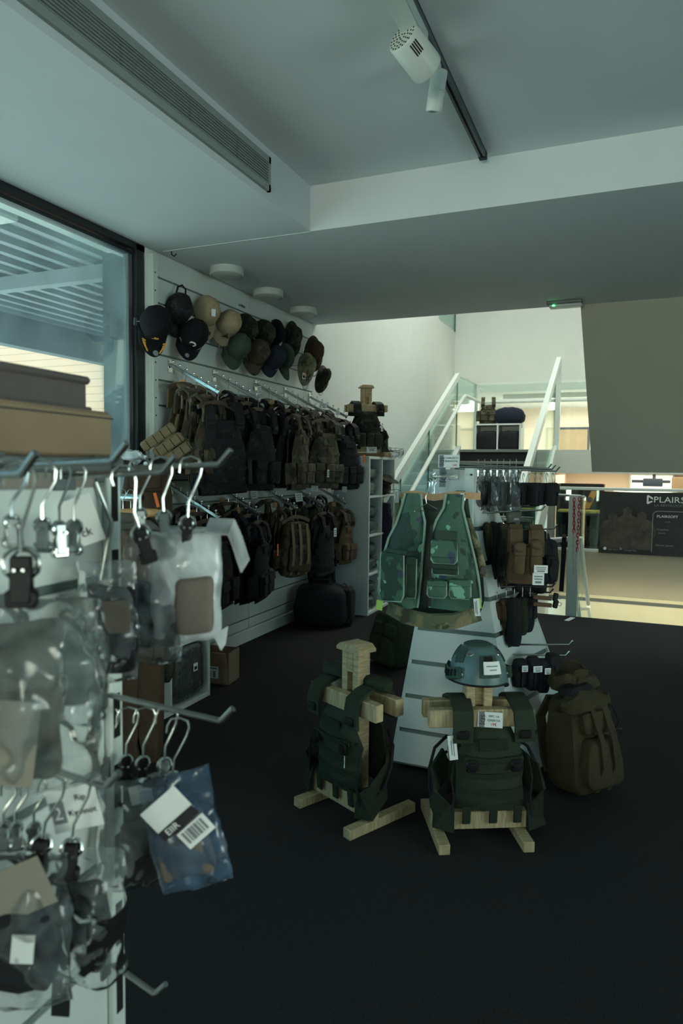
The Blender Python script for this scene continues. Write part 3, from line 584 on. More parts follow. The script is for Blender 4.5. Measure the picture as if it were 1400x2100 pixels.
# ================================================================== GARMENT BUILDERS (origin at shoulder tops, front faces -Y)
def nz(p, k, a): return noise.noise(Vector(p)*k)*a
def vest_parts(t, m, web, w=.30, top=-.10, bot=-.50, gap=.10, pouches=3, rows=5, cum=True, seed=0, low=False, plain=False, back=None, strapm=None, sw=.058, sx=.30):
    back = back or m; strapm = strapm or m
    def hw(v): return w/2*(1 if v < .6 else (1-.42*((v-.6)/.4)))*(.97+.03*math.sin(v*9+seed))
    def pan(s, yo, th, cv):
        def f(u, v):
            x = (2*u-1)*hw(v); e = max(0, 1-abs(2*u-1)**6)*max(0, 1-abs(2*v-1)**10)
            return (x, s*(gap/2+yo+th*e) - s*cv*x*x + nz((x+seed, v, s), 9, .012), bot+(top-bot)*v)
        def bk(u, v):
            x = (2*u-1)*hw(v); return (x, s*(gap/2+yo-.004) - s*cv*x*x + nz((x+seed, v, s), 9, .012), bot+(top-bot)*v)
        return f, bk
    nu, nv = (8, 8) if low else (12, 12)
    F, FB = pan(-1, .0, .03, 1.1); B, BB = pan(1, .0, .025, .9)
    part('front_panel', MB().add(shell(nu, nv, F, FB)), m, t); part('back_panel', MB().add(shell(nu, nv, B, BB)), back, t)
    for s in (-1, 1):
        x = s*w*sx
        pts = [(x, -gap/2-.025, top-.05), (x, -gap/2-.028, top+.01), (x*.98, -gap/2-.012, top+.07), (x*.95, -gap*.28, -.008), (x*.93, 0, .004), (x*.95, gap*.28, -.008), (x*.98, gap/2+.012, top+.07), (x, gap/2+.022, top-.04)]
        part('shoulder_strap', MB().add(strip(pts, sw, .016, (1, 0, 0))), strapm, t)
        part('strap_buckle', MB().box(.046, .012, .034, (x, -gap/2-.04, top-.015), b=.004), 'black_plastic', t)
    if not plain:
        for i in range(rows):
            v = .06+.60*i/max(1, rows-1)*.95
            pts = [Vector(F(u, v))+Vector((0, -.004, 0)) for u in (.03, .2, .4, .6, .8, .97)]
            part('webbing', MB().add(strip(pts, .024, .005, (0, 0, 1))), web, t)
        pp = Vector(F(.5, .82)); part('name_patch', MB().box(.12, .008, .05, (0, pp.y-.004, pp.z), b=.003), web, t)
    for i in range(pouches):
        x = (i-(pouches-1)/2)*w/max(pouches, 2)*.92; h = .15; z = bot+.045+h/2; y = -gap/2-.03+1.1*x*x-.022
        o = part('pouch', MB().add(pillow(w/max(pouches, 2.6)*.86, .05, h, .3, 12, 8, .006, seed+i), TR(x, y, z)), m, t)
        part('flap', MB().add(cbox(w/max(pouches, 2.6)*.84, .012, .06, .005), TR(x, y-.025, z+.045) @ RX(-.12)), web, o)
    if cum:
        for s in (-1, 1):
            pts = [(s*w*.47, -gap/2-.01, bot+.13), (s*(w*.5+.03), -gap*.2, bot+.125), (s*(w*.5+.04), gap*.15, bot+.12), (s*w*.47, gap/2+.01, bot+.12)]
            part('cummerbund', MB().add(strip(pts, .15, .012, (0, 0, 1))), web, t)
def make_vest(name, label, cat, m, web, **k):
    t = thing(name, label, cat); vest_parts(t, m, web, **k); return t
def make_pack(name, label, m, web, w=.28, h=.42, d=.16, seed=0, straps=3):
    """soft rucksack, origin at the haul loop, front faces -Y"""
    t = thing(name, label, 'backpack')
    fx = lambda p: Vector((p.x*(1+.12*(p.z < 0)-.1*max(0, p.z/h)), p.y*(1-.25*max(0, p.z/h)), p.z))
    part('main_bag', MB().add(pillow(w, d, h, .38, 20, 14, .012, seed, fx), TR(0, 0, -h/2-.03)), m, t)
    part('front_pocket', MB().add(pillow(w*.78, d*.5, h*.5, .36, 16, 10, .009, seed+3, fx), TR(0, -d*.52, -h*.66-.03)), m, t)
    part('upper_pocket', MB().add(pillow(w*.7, d*.35, h*.24, .36, 16, 8, .007, seed+5), TR(0, -d*.46, -h*.26-.03)), m, t)
    for i in range(straps):
        x = (i-(straps-1)/2)*w*.28
        part('strap', MB().add(strip([(x, -d*.55, -h*.1), (x, -d*.82, -h*.5), (x, -d*.84, -h*.75), (x, -d*.55, -h-.01)], .026, .006, (1, 0, 0))), web, t)
    part('haul_loop', MB().add(strip([(-.04, d*.1, -.045), (-.03, d*.1, -.005), (0, d*.1, .005), (.03, d*.1, -.005), (.04, d*.1, -.045)], .022, .006, (0, 1, 0))), web, t)
    part('zip', MB().tube([(w*.44*math.cos(a), -d*.30, -h*.42+h*.36*math.sin(a)-.03) for a in [math.pi*i/12 for i in range(13)]], .005, 6), 'black_plastic', t)
    for s in (-1, 1): part('shoulder_strap', MB().add(strip([(s*.06, d*.48, -.05), (s*.08, d*.75, -h*.35), (s*.1, d*.6, -h*.75), (s*.11, d*.45, -h*.9)], .05, .014, (1, 0, 0))), web, t)
    return t
def make_hanger(name, label, wood='hanger_dark', w=.38):
    """origin at the hook's bearing point"""
    t = thing(name, label, 'hanger')
    part('hook', MB().tube([(-.022, 0, -.012), (-.02, 0, .0), (-.012, 0, .008), (0, 0, .011), (.012, 0, .008), (.019, 0, -.002), (.018, 0, -.016), (.006, 0, -.034), (0, 0, -.05), (0, 0, -.085)], .0022, 6), 'chrome', t)
    part('bar', MB().add(strip([(-w/2, .0, -.13), (-w*.3, 0, -.105), (-w*.1, 0, -.088), (w*.1, 0, -.088), (w*.3, 0, -.105), (w/2, 0, -.13)], .028, .014, (0, 0, 1))), wood, t)
    return t
def tag_card(t, m, loc, w=.03, h=.06, yaw=0, name='price_tag', ink=True):
    o = part(name, MB().box(w, .002, h, b=0), m, t, False, mtx=TR(*loc) @ RZ(yaw))
    if ink: part('print_line', MB().box(w*.7, .001, h*.10, (0, -.0015, h*.22)).box(w*.7, .001, h*.1, (0, -.0015, 0)).box(w*.55, .001, h*.18, (0, -.0015, -h*.26)), 'inkgrey', o, False)
    return o
# ================================================================== WALL ARMS, HANGERS, VESTS
ORD = ['first', 'second', 'third', 'fourth', 'fifth']
AY = [4.02, 4.57, 5.21, 5.76, 6.29]
arm_proto = None; hang_proto = None
def arm(y, z, row, i):
    global arm_proto
    lab = f'sloping chrome display arm with ball stops, {ORD[i]} from the window in the {row} row'; grp = 'sloping arms on the slatwall'
    if arm_proto is None:
        t = thing('waterfall_hook', lab, 'display hook', I4, grp)
        d = Vector((.40, 0, -.205)); a = math.atan2(.205, .40)
        part('arm_tube', MB().add(cbox(d.length, .024, .024, .003), TR(*(d/2)) @ RY(a)), 'chrome', t)
        part('back_plate', MB().box(.006, .05, .09, (.0, 0, -.01), b=.002), 'chrome', t)
        for k in range(7):
            p = d*(.06+.145*k); part('ball_stop', MB().add(lathevf([(0, .012), (.003, .012), (.003, .024), (.008, .027), (.0095, .034), (.008, .041), (0, .044)], 10), TR(*p)), 'chrome', t)
        part('end_plate', MB().add(cbox(.006, .03, .034, .002), TR(*d) @ RY(a)), 'chrome', t)
        t.matrix_basis = TR(XW+.004, y, z); arm_proto = t
    else: copy_tree(arm_proto, TR(XW+.004, y, z), lab)
for row, z in (('upper', 2.2), ('lower', 1.35)):
    for i, y in enumerate(AY): arm(y, z, row, i)
def hang_on(y, z, s, yaw, row, i, k, proto, label, sc=1., drop=-.095, group='garments hung on the slatwall arms'):
    """hang garment copy at fraction s along arm i"""
    global hang_proto
    p = Vector((XW+.004+.40*s, y, z-.205*s+.014))
    hl = f'wooden clothes hanger, {ORD[k]} out along the {ORD[i]} {row} arm'
    mh = TR(*p) @ RZ(math.pi/2+yaw*.4)
    if hang_proto is None: hang_proto = make_hanger('clothes_hanger', hl); hang_proto['group'] = 'hangers on the slatwall arms'; hang_proto.matrix_basis = mh
    else: copy_tree(hang_proto, mh, hl)
    mv = TR(p.x+random.uniform(-.004, .004), p.y+random.uniform(-.03, .03), p.z+drop) @ RZ(math.pi/2+yaw) @ RY(random.uniform(-.06, .06)) @ SC(sc, sc*.8, sc)
    if proto.get('used'): return copy_tree(proto, mv, label, group)
    proto['used'] = 1; proto.matrix_basis = mv; proto['label'] = label; proto['group'] = group; return proto
kw = dict(low=True)
PV = {
 'tan': make_vest('plate_carrier', 'x', 'vest', 'tan', 'tan', pouches=3, seed=1, **kw),
 'multi': make_vest('plate_carrier', 'x', 'vest', 'camo_olive', 'camo_olive', pouches=2, seed=2, **kw),
 'black': make_vest('plate_carrier', 'x', 'vest', 'black', 'black', pouches=3, seed=3, bot=-.56, **kw),
 'blackcamo': make_vest('plate_carrier', 'x', 'vest', 'camo_black', 'black', pouches=2, seed=4, bot=-.53, w=.33, **kw),
 'plainblack': make_vest('plate_carrier', 'x', 'vest', 'black', 'camo_black', pouches=0, seed=5, bot=-.54, w=.34, **kw),
 'camo': make_vest('plate_carrier', 'x', 'vest', 'camo_olive', 'camo_olive', pouches=3, seed=6, bot=-.54, w=.33, **kw),
 'dark': make_vest('plate_carrier', 'x', 'vest', 'camo_dark', 'olive_web', pouches=3, seed=7, **kw),
 'brown': make_vest('plate_carrier', 'x', 'vest', 'camo_brown', 'camo_brown', pouches=2, seed=8, **kw),
 'coyote': make_vest('plate_carrier', 'x', 'vest', 'coyote', 'coyote', pouches=3, seed=9, w=.27, **kw),
 'navy': make_vest('plate_carrier', 'x', 'vest', 'navy', 'black', pouches=2, seed=10, bot=-.62, w=.31, **kw),
 'pack': make_pack('assault_backpack', 'x', 'camo_brown', 'tan', .26, .44, .14, 3),
}
NAME = {'tan': 'tan plate carrier with webbing', 'multi': 'pale camouflage plate carrier', 'black': 'black tactical vest with pouches', 'blackcamo': 'black patterned tactical vest', 'plainblack': 'plain black plate carrier', 'camo': 'olive camouflage pouch vest', 'dark': 'dark green camouflage vest', 'brown': 'brown camouflage vest', 'coyote': 'coyote brown chest carrier', 'navy': 'long dark navy vest', 'pack': 'camouflage backpack with three straps'}
rows = {'upper': [['tan', 'multi', 'multi', 'plainblack'], ['black', 'blackcamo', 'black', 'blackcamo'], ['plainblack', 'black', 'black', 'camo'], ['camo', 'brown', 'camo', 'camo'], ['dark', 'black', 'plainblack', 'black']],
        'lower': [['black', 'blackcamo', 'brown', 'blackcamo'], ['brown', 'navy', 'navy', 'black'], ['camo', 'brown', 'pack'], ['black', 'dark', 'plainblack'], ['black', 'coyote', 'coyote']]}
random.seed(11)
OR = {}
for row, z in (('upper', 2.2), ('lower', 1.35)):
    for i, lst in enumerate(rows[row]):
        for k, kd in enumerate(lst):
            s = .32 + .65*k/max(1, len(lst)-1) if len(lst) > 1 else .8
            s = min(s, .97)
            lab = f'{NAME[kd]}, {ORD[k]} out from the wall on the {ORD[i]} {row} arm'
            o = hang_on(AY[i], z, s, random.uniform(-.5, .3), row, i, k, PV[kd], lab, sc=(1.14 if row == 'upper' else 1.05))
            OR[row, i, k] = o
def wtag(o, m, loc, w, h, lab=None, yaw=0, ink=True): return tag_card(o, m, loc, w, h, yaw, 'price_tag', ink)
wtag(OR['lower', 1, 3], 'orange', (.06, -.17, -.20), .035, .085); wtag(OR['upper', 4, 3], 'orange', (.12, -.14, -.30), .03, .07)
wtag(OR['lower', 3, 2], 'paper', (.03, -.13, -.16), .05, .075); wtag(OR['lower', 4, 1], 'paper', (.08, -.14, -.12), .03, .06); wtag(OR['upper', 3, 3], 'paper', (-.04, -.14, -.42), .02, .06); wtag(OR['lower', 3, 1], 'paper', (.05, -.12, -.22), .022, .06, yaw=.5)
# paper price cards and wooden discs hung at the arm ends
def card(name, label, u, v, Y, w, h, m='paper', tilt=0, lines=3, cat='price card', group=None, X=None):
    p = pX(u, v, X) if X is not None else pY(u, v, Y)
    t = thing(name, label, cat, TR(*p) @ RZ(YAW) @ RY(tilt), group)
    part('board', MB().box(w, .002, h), m, t, False)
    for i in range(lines): part('print_line', MB().box(w*(.75-.12*(i % 2)), .001, h*.09, (0, -.0015, h*(.28-.26*i))), 'inkgrey', t, False)
    return t
for (u, v, X, w, h, wh) in ((662, 832, -2.62, .07, .05, 'over the fifth upper arm'), (692, 847, -2.5, .04, .04, 'at the far tip of the upper arms'), (645, 1002, -2.6, .06, .05, 'under the camouflage vests on the fifth lower arm'), (706, 1003, -2.55, .045, .05, 'hanging below the far black vest'), (613, 1020, -2.6, .06, .07, 'on the fourth lower arm'), (521, 1015, -2.93, .05, .06, 'on the wall behind the second lower arm'), (532, 800, -2.9, .035, .065, 'beneath the caps beside the third upper arm')):
    card('price_card', 'small white price card ' + wh, u, v, None, w, h, X=X, tilt=random.uniform(-.15, .15))
for i, (row, ai, sf) in enumerate((('upper', 0, .28), ('lower', 0, .5), ('lower', 1, .22), ('lower', 1, .55), ('lower', 2, .5), ('upper', 2, .42), ('upper', 3, .5), ('lower', 4, .7))):
    p = Vector((XW+.004+.40*sf, AY[ai]-.02, (2.2 if row == 'upper' else 1.35)-.205*sf))
    t = thing('size_disc', f'octagonal wooden size disc hung on the {ORD[ai]} {row} arm' + (', outer one' if (row, ai, sf) == ('lower', 1, .55) else ', inner one' if (row, ai) == ('lower', 1) else ''), 'disc', TR(*p) @ RZ(YAW), 'wooden size discs')
    part('board', MB().box(.042, .006, .046, (0, 0, -.075), b=.012), 'hanger_wood', t); part('wire_loop', MB().tube([(0, 0, -.055), (.006, 0, -.03), (0, .01, .014), (-.006, 0, -.03), (0, 0, -.055)], .0012, 5), 'steel', t)
# splayed tan pouch panels at the lower left of the first carrier
t = OR['upper', 0, 0]
tt = thing('molle_rig', 'tan three-row pouch panel splayed out below the first tan carrier', 'pouch', TR(*pX(338, 915, -2.74)) @ RZ(.9) @ RY(-.62))
for i in range(3):
    o = part('pouch', MB().add(cbox(.25-.03*i, .03, .068, .012), TR(.02*i, -.012*i, .07-.075*i)), 'tan', tt)
    for k in range(4): part('stitched_channel', MB().box(.004, .003, .06, (-.085+.055*k+.02*i, -.0165-.012*i, .07-.075*i)), 'olive_web', o, False)
tt = thing('molle_rig', 'camouflage pouch panel hanging under the second carrier', 'pouch', TR(*pX(375, 930, -2.68)) @ RZ(.8) @ RY(-.35))
for i in range(2): part('pouch', MB().add(cbox(.13, .035, .08, .014), TR(.0, -.01*i, .05-.09*i)), 'camo_olive', tt)
# ================================================================== CAPS
def cap(c, b, m, label, X=-2.84, kind='baseball_cap', s=1., squash=1., extra=None, lean=0):
    p = pX(*c, X); q = pX(*b, X); d = (q-p).normalized()
    n = (Vector((1, -.15, .12)) + Vector((.4, -.9, 0))*(.8+lean)).normalized(); n = (n - d*n.dot(d)).normalized()
    y = -d; x = y.cross(n)
    mtx = Matrix(((x.x, y.x, n.x, p.x), (x.y, y.y, n.y, p.y), (x.z, y.z, n.z, p.z), (0, 0, 0, 1))) @ TR(0, 0, -.05) @ SC(s*squash*1.14, s*1.14, s*1.14)
    t = thing(kind, label, 'cap', mtx, 'caps on the slatwall')
    def dome(u, v, r=1):
        a = 2*math.pi*u; e = v*math.pi/2; cr = .004*math.cos(a*3)**8*(1-v) ; k = math.cos(e)**.85
        w = noise.noise(Vector((math.cos(a)*2+c[0], math.sin(a)*2, v*3)))*.006
        return ((.082*r+cr+w)*k*math.cos(a), (.096*r+cr+w)*k*math.sin(a), .118*r*math.sin(e)**.9+w)
    nu, nv = 24, 8; v = []; f = []
    for j in range(nv+1):
        for i in range(nu): v.append(dome(i/nu, j/nv))
    for j in range(nv):
        for i in range(nu): f.append((j*nu+i, j*nu+(i+1) % nu, (j+1)*nu+(i+1) % nu, (j+1)*nu+i))
    k = len(v)
    for j in range(nv+1):
        for i in range(nu): p2 = Vector(dome(i/nu, j/nv))*.95; v.append(p2)
    for j in range(nv):
        for i in range(nu): f.append((k+j*nu+i, k+(j+1)*nu+i, k+(j+1)*nu+(i+1) % nu, k+j*nu+(i+1) % nu))
    for i in range(nu): f.append((i, k+i, k+(i+1) % nu, (i+1) % nu))
    part('crown', MB().add((v, f)), m, t)
    if kind == 'baseball_cap':
        def br(u, vv, o=0): a = (u-.5)*2; x = a*.083*(1-.12*vv); y = -math.sqrt(max(0, 1-(x/.086)**2))*.094 - vv*.092*(1-.45*a*a); return (x, y, .006-.32*a*a*.09+.012*vv - o - .018*a*a*vv)
        part('brim', MB().add(shell(14, 6, lambda u, v: br(u, v), lambda u, v: br(u, v, .004))), m, t)
        part('button', MB().add(lathevf([(0, 0), (.008, 0), (.007, .004), (0, .006)], 10), TR(0, 0, .116)), m, t)
        part('sweatband_strap', MB().add(strip([(.05*math.sin(a), .088*math.cos(a), .006) for a in (-.7, -.35, 0, .35, .7)], .016, .003, (0, 0, 1))), 'black_plastic', t)
    else:
        def br(u, vv, o=0): a = 2*math.pi*u; r = 1+.62*vv; w = .014*math.sin(a*2+c[0])*vv; return (.084*r*math.cos(a), .096*r*math.sin(a), .004-.022*vv+w-o)
        part('brim', MB().add(shell(30, 4, lambda u, v: br(u, v), lambda u, v: br(u, v, .004))), m, t)
        part('hat_band', MB().tube([(.086*math.cos(a), .1*math.sin(a), .022) for a in [2*math.pi*i/24 for i in range(24)]], .007, 6, True), m, t)
        part('chin_cord', MB().tube([(-.06, -.08, 0), (-.05, -.15, .01), (-.02, -.2, .02), (.02, -.2, .02), (.05, -.15, .01), (.06, -.08, 0)], .0025, 6), 'black', t)
    if extra: extra(t)
    hz_ = p + n*.02
    solid('cap_hook', MB().tube([Vector((XW-.005, hz_.y, hz_.z+.01)), Vector((hz_.x-.03, hz_.y, hz_.z+.01)), hz_], .003, 6).add(cbox(.006, .03, .05, .002), TR(XW, hz_.y, hz_.z+.01)), 'steel', 'thin steel hook holding the ' + ' '.join(label.split(',')[0].split()[:11]), 'hook', 'cap hooks')
    return t
def gold(t):
    b = MB()
    for s in (-1, 1):
        for i in range(5):
            a = s*(.6+.22*i); cx, cy = s*.012+.045*math.sin(a)*1.0, -.15+.012*i
            b.add(pillow(.009, .026, .004, .8, 8, 5), TR(cx, cy, .014) @ RZ(-a*.8))
    part('gold_leaf_embroidery', b, 'gold', t)
    part('gold_crest_embroidery', MB().add(pillow(.03, .026, .012, .8, 8, 6), TR(.0, -.085, .045)).add(pillow(.05, .012, .01, .8, 8, 6), TR(.0, -.088, .028)), 'gold', t)
    part('round_badge', MB().add(lathevf([(0, 0), (.016, 0), (.014, .003), (0, .003)], 16), TR(.012, -.162, .014)), 'inkgrey', t)
def whitelogo(t):
    part('white_embroidery', MB().tube([(.018*math.cos(a), -.088+.0*a, .05+.018*math.sin(a)) for a in [i*.6-1 for i in range(8)]], .005, 6), 'white_ink', t); part('round_badge', MB().add(lathevf([(0, 0), (.014, 0), (.013, .003), (0, .003)], 16), TR(0, -.155, .015)), 'inkgrey', t)
def taglabel(t):
    part('price_tag', MB().box(.024, .003, .002, (0, -.03, .118)).box(.028, .045, .002, (0, -.03, .119)), 'paper', t, False)
    part('oval_patch', MB().add(pillow(.055, .034, .006, .9, 16, 6), TR(0, -.14, .013)), 'ink', t)
def birdlogo(t): part('bird_embroidery', MB().add(prism([(-.02, -.03), (-.005, -.012), (.006, .02), (.01, -.005), (.022, -.02), (.0, -.018)], .0, .006), TR(.01, -.1, .03)), 'ink', t)
def strapup(t): part('back_loop', MB().tube([(-.03, .085, .02), (-.025, .13, .02), (0, .15, .02), (.025, .13, .02), (.03, .085, .02)], .006, 6), 'black', t)
cap((370, 630), (362, 690), 'camo_black', 'black patterned cap with raised strap loop, hung highest on the left', -2.90, extra=strapup)
cap((323, 660), (318, 724), 'black_cotton', 'black cap with gold leaves on its brim, nearest the window', -2.82, s=1.05, extra=gold)
cap((402, 682), (384, 736), 'black_cotton', 'plain black cap with white round emblem on its front', -2.80, extra=whitelogo)
cap((428, 636), (428, 680), 'beige', 'sand coloured cap with white tag and dark oval patch', -2.88, extra=taglabel)
cap((472, 660), (450, 716), 'beige', 'sand coloured cap with dark bird mark, brim turned down left', -2.84, extra=birdlogo)
cap((508, 672), (520, 715), 'camo_dark', 'dark camouflage cap just right of the sand caps', -2.90)
cap((492, 708), (474, 760), 'greygreen', 'plain grey green cap with long drooping brim', -2.80)
cap((545, 682), (552, 730), 'camo_dark', 'dark camouflage cap hung behind the navy cap', -2.90)
cap((532, 720), (520, 772), 'camo_brown', 'brown leaf camouflage cap with narrow hanging brim', -2.82)
cap((566, 730), (546, 782), 'navy', 'dusty navy cap tilted towards the left', -2.80)
cap((570, 680), (573, 720), 'black_cotton', 'narrow black cap seen edge on against the wall', -2.9, squash=.55)
cap((606, 692), (598, 770), 'camo_dark', 'tall dark camouflage boonie folded sideways', -2.86, 'boonie_hat', 1., .62)
cap((590, 730), (594, 785), 'greygreen', 'dark green cap with brim pointing straight down', -2.80, squash=.6)
def bt(t): part('price_tag', MB().box(.05, .05, .002, (-.06, -.1, .04)), 'paper', t, False); part('print_line', MB().box(.038, .008, .001, (-.06, -.086, .0415)), 'redink', t, False); part('print_block', MB().box(.036, .022, .001, (-.06, -.106, .0415)), 'ink', t, False)
cap((650, 722), (645, 770), 'brown', 'brown boonie hat with round crown near the right end', -2.84, 'boonie_hat', 1.05, .66)
cap((635, 752), (628, 795), 'camo_multi', 'pale camouflage boonie hat carrying a square white tag', -2.76, 'boonie_hat', .95, .62, extra=bt)
cap((668, 772), (660, 806), 'camo_dark', 'last dark camouflage boonie hat at the far end', -2.80, 'boonie_hat', .9, .55)
lettering('GORRA', .03, 'ink', LW, face((1, 0, 0), (XW+.002, 4.93, 2.80))); 
# ================================================================== T STANDS WITH CARRIERS
def t_stand(name, label, mtx):
    t = thing(name, label, 'display stand', mtx, 'wooden T stands')
    for s in (-1, 1): part('foot', MB().box(.045, .38, .042, (s*.168, 0, .021), b=.003), 'woody', t)
    part('base_beam', MB().box(.39, .045, .072, (0, -.057, .078), b=.003), 'woodx', t)
    for s in (-1, 1): part('post_board', MB().box(.036, .07, .60, (s*.036, 0, .41), b=.003), 'wood', t)
    part('post_core', MB().box(.036, .034, .56, (0, .01, .39), b=.002), 'wood', t); part('post_block', MB().box(.036, .07, .09, (0, 0, .665), b=.002), 'wood', t)
    part('cap', MB().add(prism([(-.072, .71), (.072, .71), (.075, .722), (.05, .742), (-.05, .742), (-.075, .722)], -.05, .05, 'y')), 'woodx', t)
    for s in (-1, 1): part('shoulder_bar', MB().box(.43, .044, .072, (.0, s*.059, .50), b=.003), 'woodx', t)
    return t
def screws(t):
    b = MB()
    for x, z in ((-.01, .055), (.01, .075), (.022, .06), (-.03, .07)): b.cyl((x, -.0235, z), (x, -.0215, z), .003, 8)
    part('screw_heads', b, 'steel', t)['kind'] = 'stuff'
mA = TR(-1.07, 2.745, 0) @ RZ(R(-27)); mB = TR(-.55, 2.79, 0) @ RZ(R(27))
sA = t_stand('wooden_stand', 'wooden T stand on the left with bare cap block on top', mA)
sB = t_stand('wooden_stand', 'wooden T stand on the right, topped by the grey green helmet', mB); screws(sB)
mC = TR(-2.585, 6.83, 1.617) @ RZ(R(38)); sC = t_stand('wooden_stand', 'wooden T stand standing on top of the white cube bookcase', mC)
def stand_carrier(label, mtx, m, web, seed, extra=None, loops=True, dx=0):
    t = thing('plate_carrier', label, 'vest', mtx @ TR(dx, 0, .565))
    vest_parts(t, m, web, w=.29, top=-.10, bot=-.44, gap=.17, pouches=0, rows=4, cum=False, seed=seed, sw=.08, sx=.43)
    for x in (-.095, .095): part('side_release_buckle', MB().box(.046, .014, .05, (x*.95, -.128, -.24), b=.006).box(.03, .006, .024, (x*.95, -.137, -.24), b=.003), 'black_plastic', t)
    for x in (-.10, 0.01, .11): part('hanging_tab', MB().box(.034, .008, .075, (x, -.098, -.455), RX(.08), .003), web, t)
    part('top_flap_seam', MB().add(strip([(-.12, -.118, -.215), (0, -.128, -.222), (.12, -.118, -.215)], .02, .005, (0, 0, 1))), web, t)
    part('drag_handle', MB().add(strip([(-.05, .10, -.07), (-.04, .10, .0), (0, .1, .015), (.04, .10, .0), (.05, .10, -.07)], .024, .008, (0, 1, 0))), web, t)
    if loops:
        for s in (-1, 1):
            pts = [(s*.14, .08, -.30), (s*.20, .02, -.34), (s*.225, -.04, -.40), (s*.20, -.09, -.46), (s*.15, -.10, -.46)]
            part('cummerbund', MB().add(strip(pts, .12, .012, (0, .2, 1))), web, t)
            part('elastic_loop', MB().tube([(s*.14, .09, -.2), (s*.20, .06, -.24), (s*.23, .02, -.31), (s*.235, -.02, -.38), (s*.22, -.05, -.42)], .007, 6), 'black', t)
            part('elastic_loop', MB().tube([(s*.14, .09, -.27), (s*.19, .06, -.29), (s*.22, .03, -.33)], .006, 6), 'black', t)
            part('cord_tail', MB().tube([(s*.15, -.09, -.22), (s*.165, -.1, -.30), (s*.155, -.11, -.38), (s*.17, -.1, -.47)], .004, 6), 'black', t)
    if extra: extra(t)
    return t
cA = stand_carrier('dark green plate carrier draped over the left wooden T stand', mA, 'olive', 'olive_web', 21, lambda t: (tag_card(t, 'paper', (.10, -.125, -.27), .003, .10), part('collar_roll', MB().add(pillow(.16, .1, .055, .6, 12, 8, .012, 4), TR(-.12, .02, .025)), 'olive', t), part('folded_strap', MB().add(pillow(.15, .07, .05, .5, 12, 8, .012, 6), TR(.13, .03, .02)), 'olive', t)), dx=-.025)
def exB(t):
    o = part('white_tag', MB().box(.034, .002, .10), 'paper', t, False, mtx=TR(-.165, -.11, -.17) @ RY(-.12))
    part('print_line', MB().box(.003, .001, .07, (.004, -.0015, 0)).box(.003, .001, .06, (-.005, -.0015, 0)), 'inkgrey', o, False)
    part('tag_cord', MB().tube([(-.155, -.11, -.1), (-.158, -.112, -.12)], .0015, 5), 'paper', t)
cB = stand_carrier('dark green plate carrier facing front on the right T stand', mB, 'olive', 'olive_web', 33, exB, dx=.04)
cC = stand_carrier('dark green pouch carrier on the stand above the bookcase', mC, 'camo_dark', 'olive_web', 45, lambda t: (tag_card(t, 'paper', (.14, -.12, -.27), .03, .07, .5), [part('pouch', MB().add(pillow(.085, .06, .14, .35, 12, 8, .005, i), TR(-.09+.09*i, -.155, -.40)), 'olive', t) for i in range(3)]))
# offer card
def logo_block(t, x, z, h, m='ink'): lettering('SDJ', h*.42, m, t, TR(x, -.003, z) @ RX(math.pi/2) @ RZ(-math.pi/2), 'logo_lettering', 'CENTER', 1.15)
p = mB @ Vector((.028, -.095, .50)); oc = thing('offer_card', 'white offer card clipped to the front bar under the helmet', 'price card', TR(*p) @ RZ(R(14)) @ RX(-.05))
part('board', MB().box(.098, .004, .062, b=.001), 'paper', oc, False); part('logo_band', MB().box(.022, .001, .062, (-.033, -.0024, 0)), 'inkgrey', oc, False)
logo_block(oc, -.037, 0, .06); tm = lambda x, z: TR(x, -.0028, z) @ RX(math.pi/2)
lettering('MPC 1.0', .0115, 'ink', oc, tm(.014, .011), align='CENTER'); lettering('OFERTA', .0125, 'ink', oc, tm(.014, -.006), align='CENTER', xs=1.1); lettering('19€', .016, 'redink', oc, tm(.014, -.023), align='CENTER')
# helmet
q = mB @ Vector((.0, 0, .742))
mh = TR(q.x+.005, q.y-.01, .742-.135) @ RZ(R(30)) @ RX(R(-4)); hm = thing('combat_helmet', 'grey green combat helmet with side rails on the right wooden stand', 'helmet', mh)
def hpt(a, e, r=1.):  # a: 0 = front (-Y), e: 0 rim .. 1 crown
    ear = max(0, 1-abs(abs(a)-math.pi/2)/.75); back = max(0, math.cos(a+math.pi)); zmin = .035 - .03*back + .03*math.sin(min(1, ear)*math.pi/2)**2*0 - .035*ear
    th = e*math.pi/2; k = math.cos(th)**.78
    x = .118*r*k*math.sin(a); y = -.138*r*k*math.cos(a); z = zmin + (.185*r - zmin)*math.sin(th)**.95
    return Vector((x, y, z))
nu, nv = 48, 14; v = []; f = []
for rr in (1, .93):
    for j in range(nv+1):
        for i in range(nu): v.append(hpt(2*math.pi*i/nu, j/nv, rr))
o = nu*(nv+1)
for j in range(nv):
    for i in range(nu): a, b_, c_, d = j*nu+i, j*nu+(i+1) % nu, (j+1)*nu+(i+1) % nu, (j+1)*nu+i; f += [(a, b_, c_, d), (o+a, o+d, o+c_, o+b_)]
for i in range(nu): f.append((i, o+i, o+(i+1) % nu, (i+1) % nu))
part('shell', MB().add((v, f)), 'helmet', hm)
part('rim_trim', MB().tube([hpt(2*math.pi*i/nu, 0, .985) for i in range(nu)], .005, 8, True), 'black_plastic', hm)
def hpatch(a0, a1, e0, e1, th=.004, n=8):
    F = lambda u, w: hpt(a0+(a1-a0)*u, e0+(e1-e0)*w, 1.0+th/.12); B = lambda u, w: hpt(a0+(a1-a0)*u, e0+(e1-e0)*w, .995); return shell(n, n, F, B)
for s in (-1, 1): part('loop_panel', MB().add(hpatch(s*.95, s*2.3, .36, .66)), 'helmet_pad', hm)
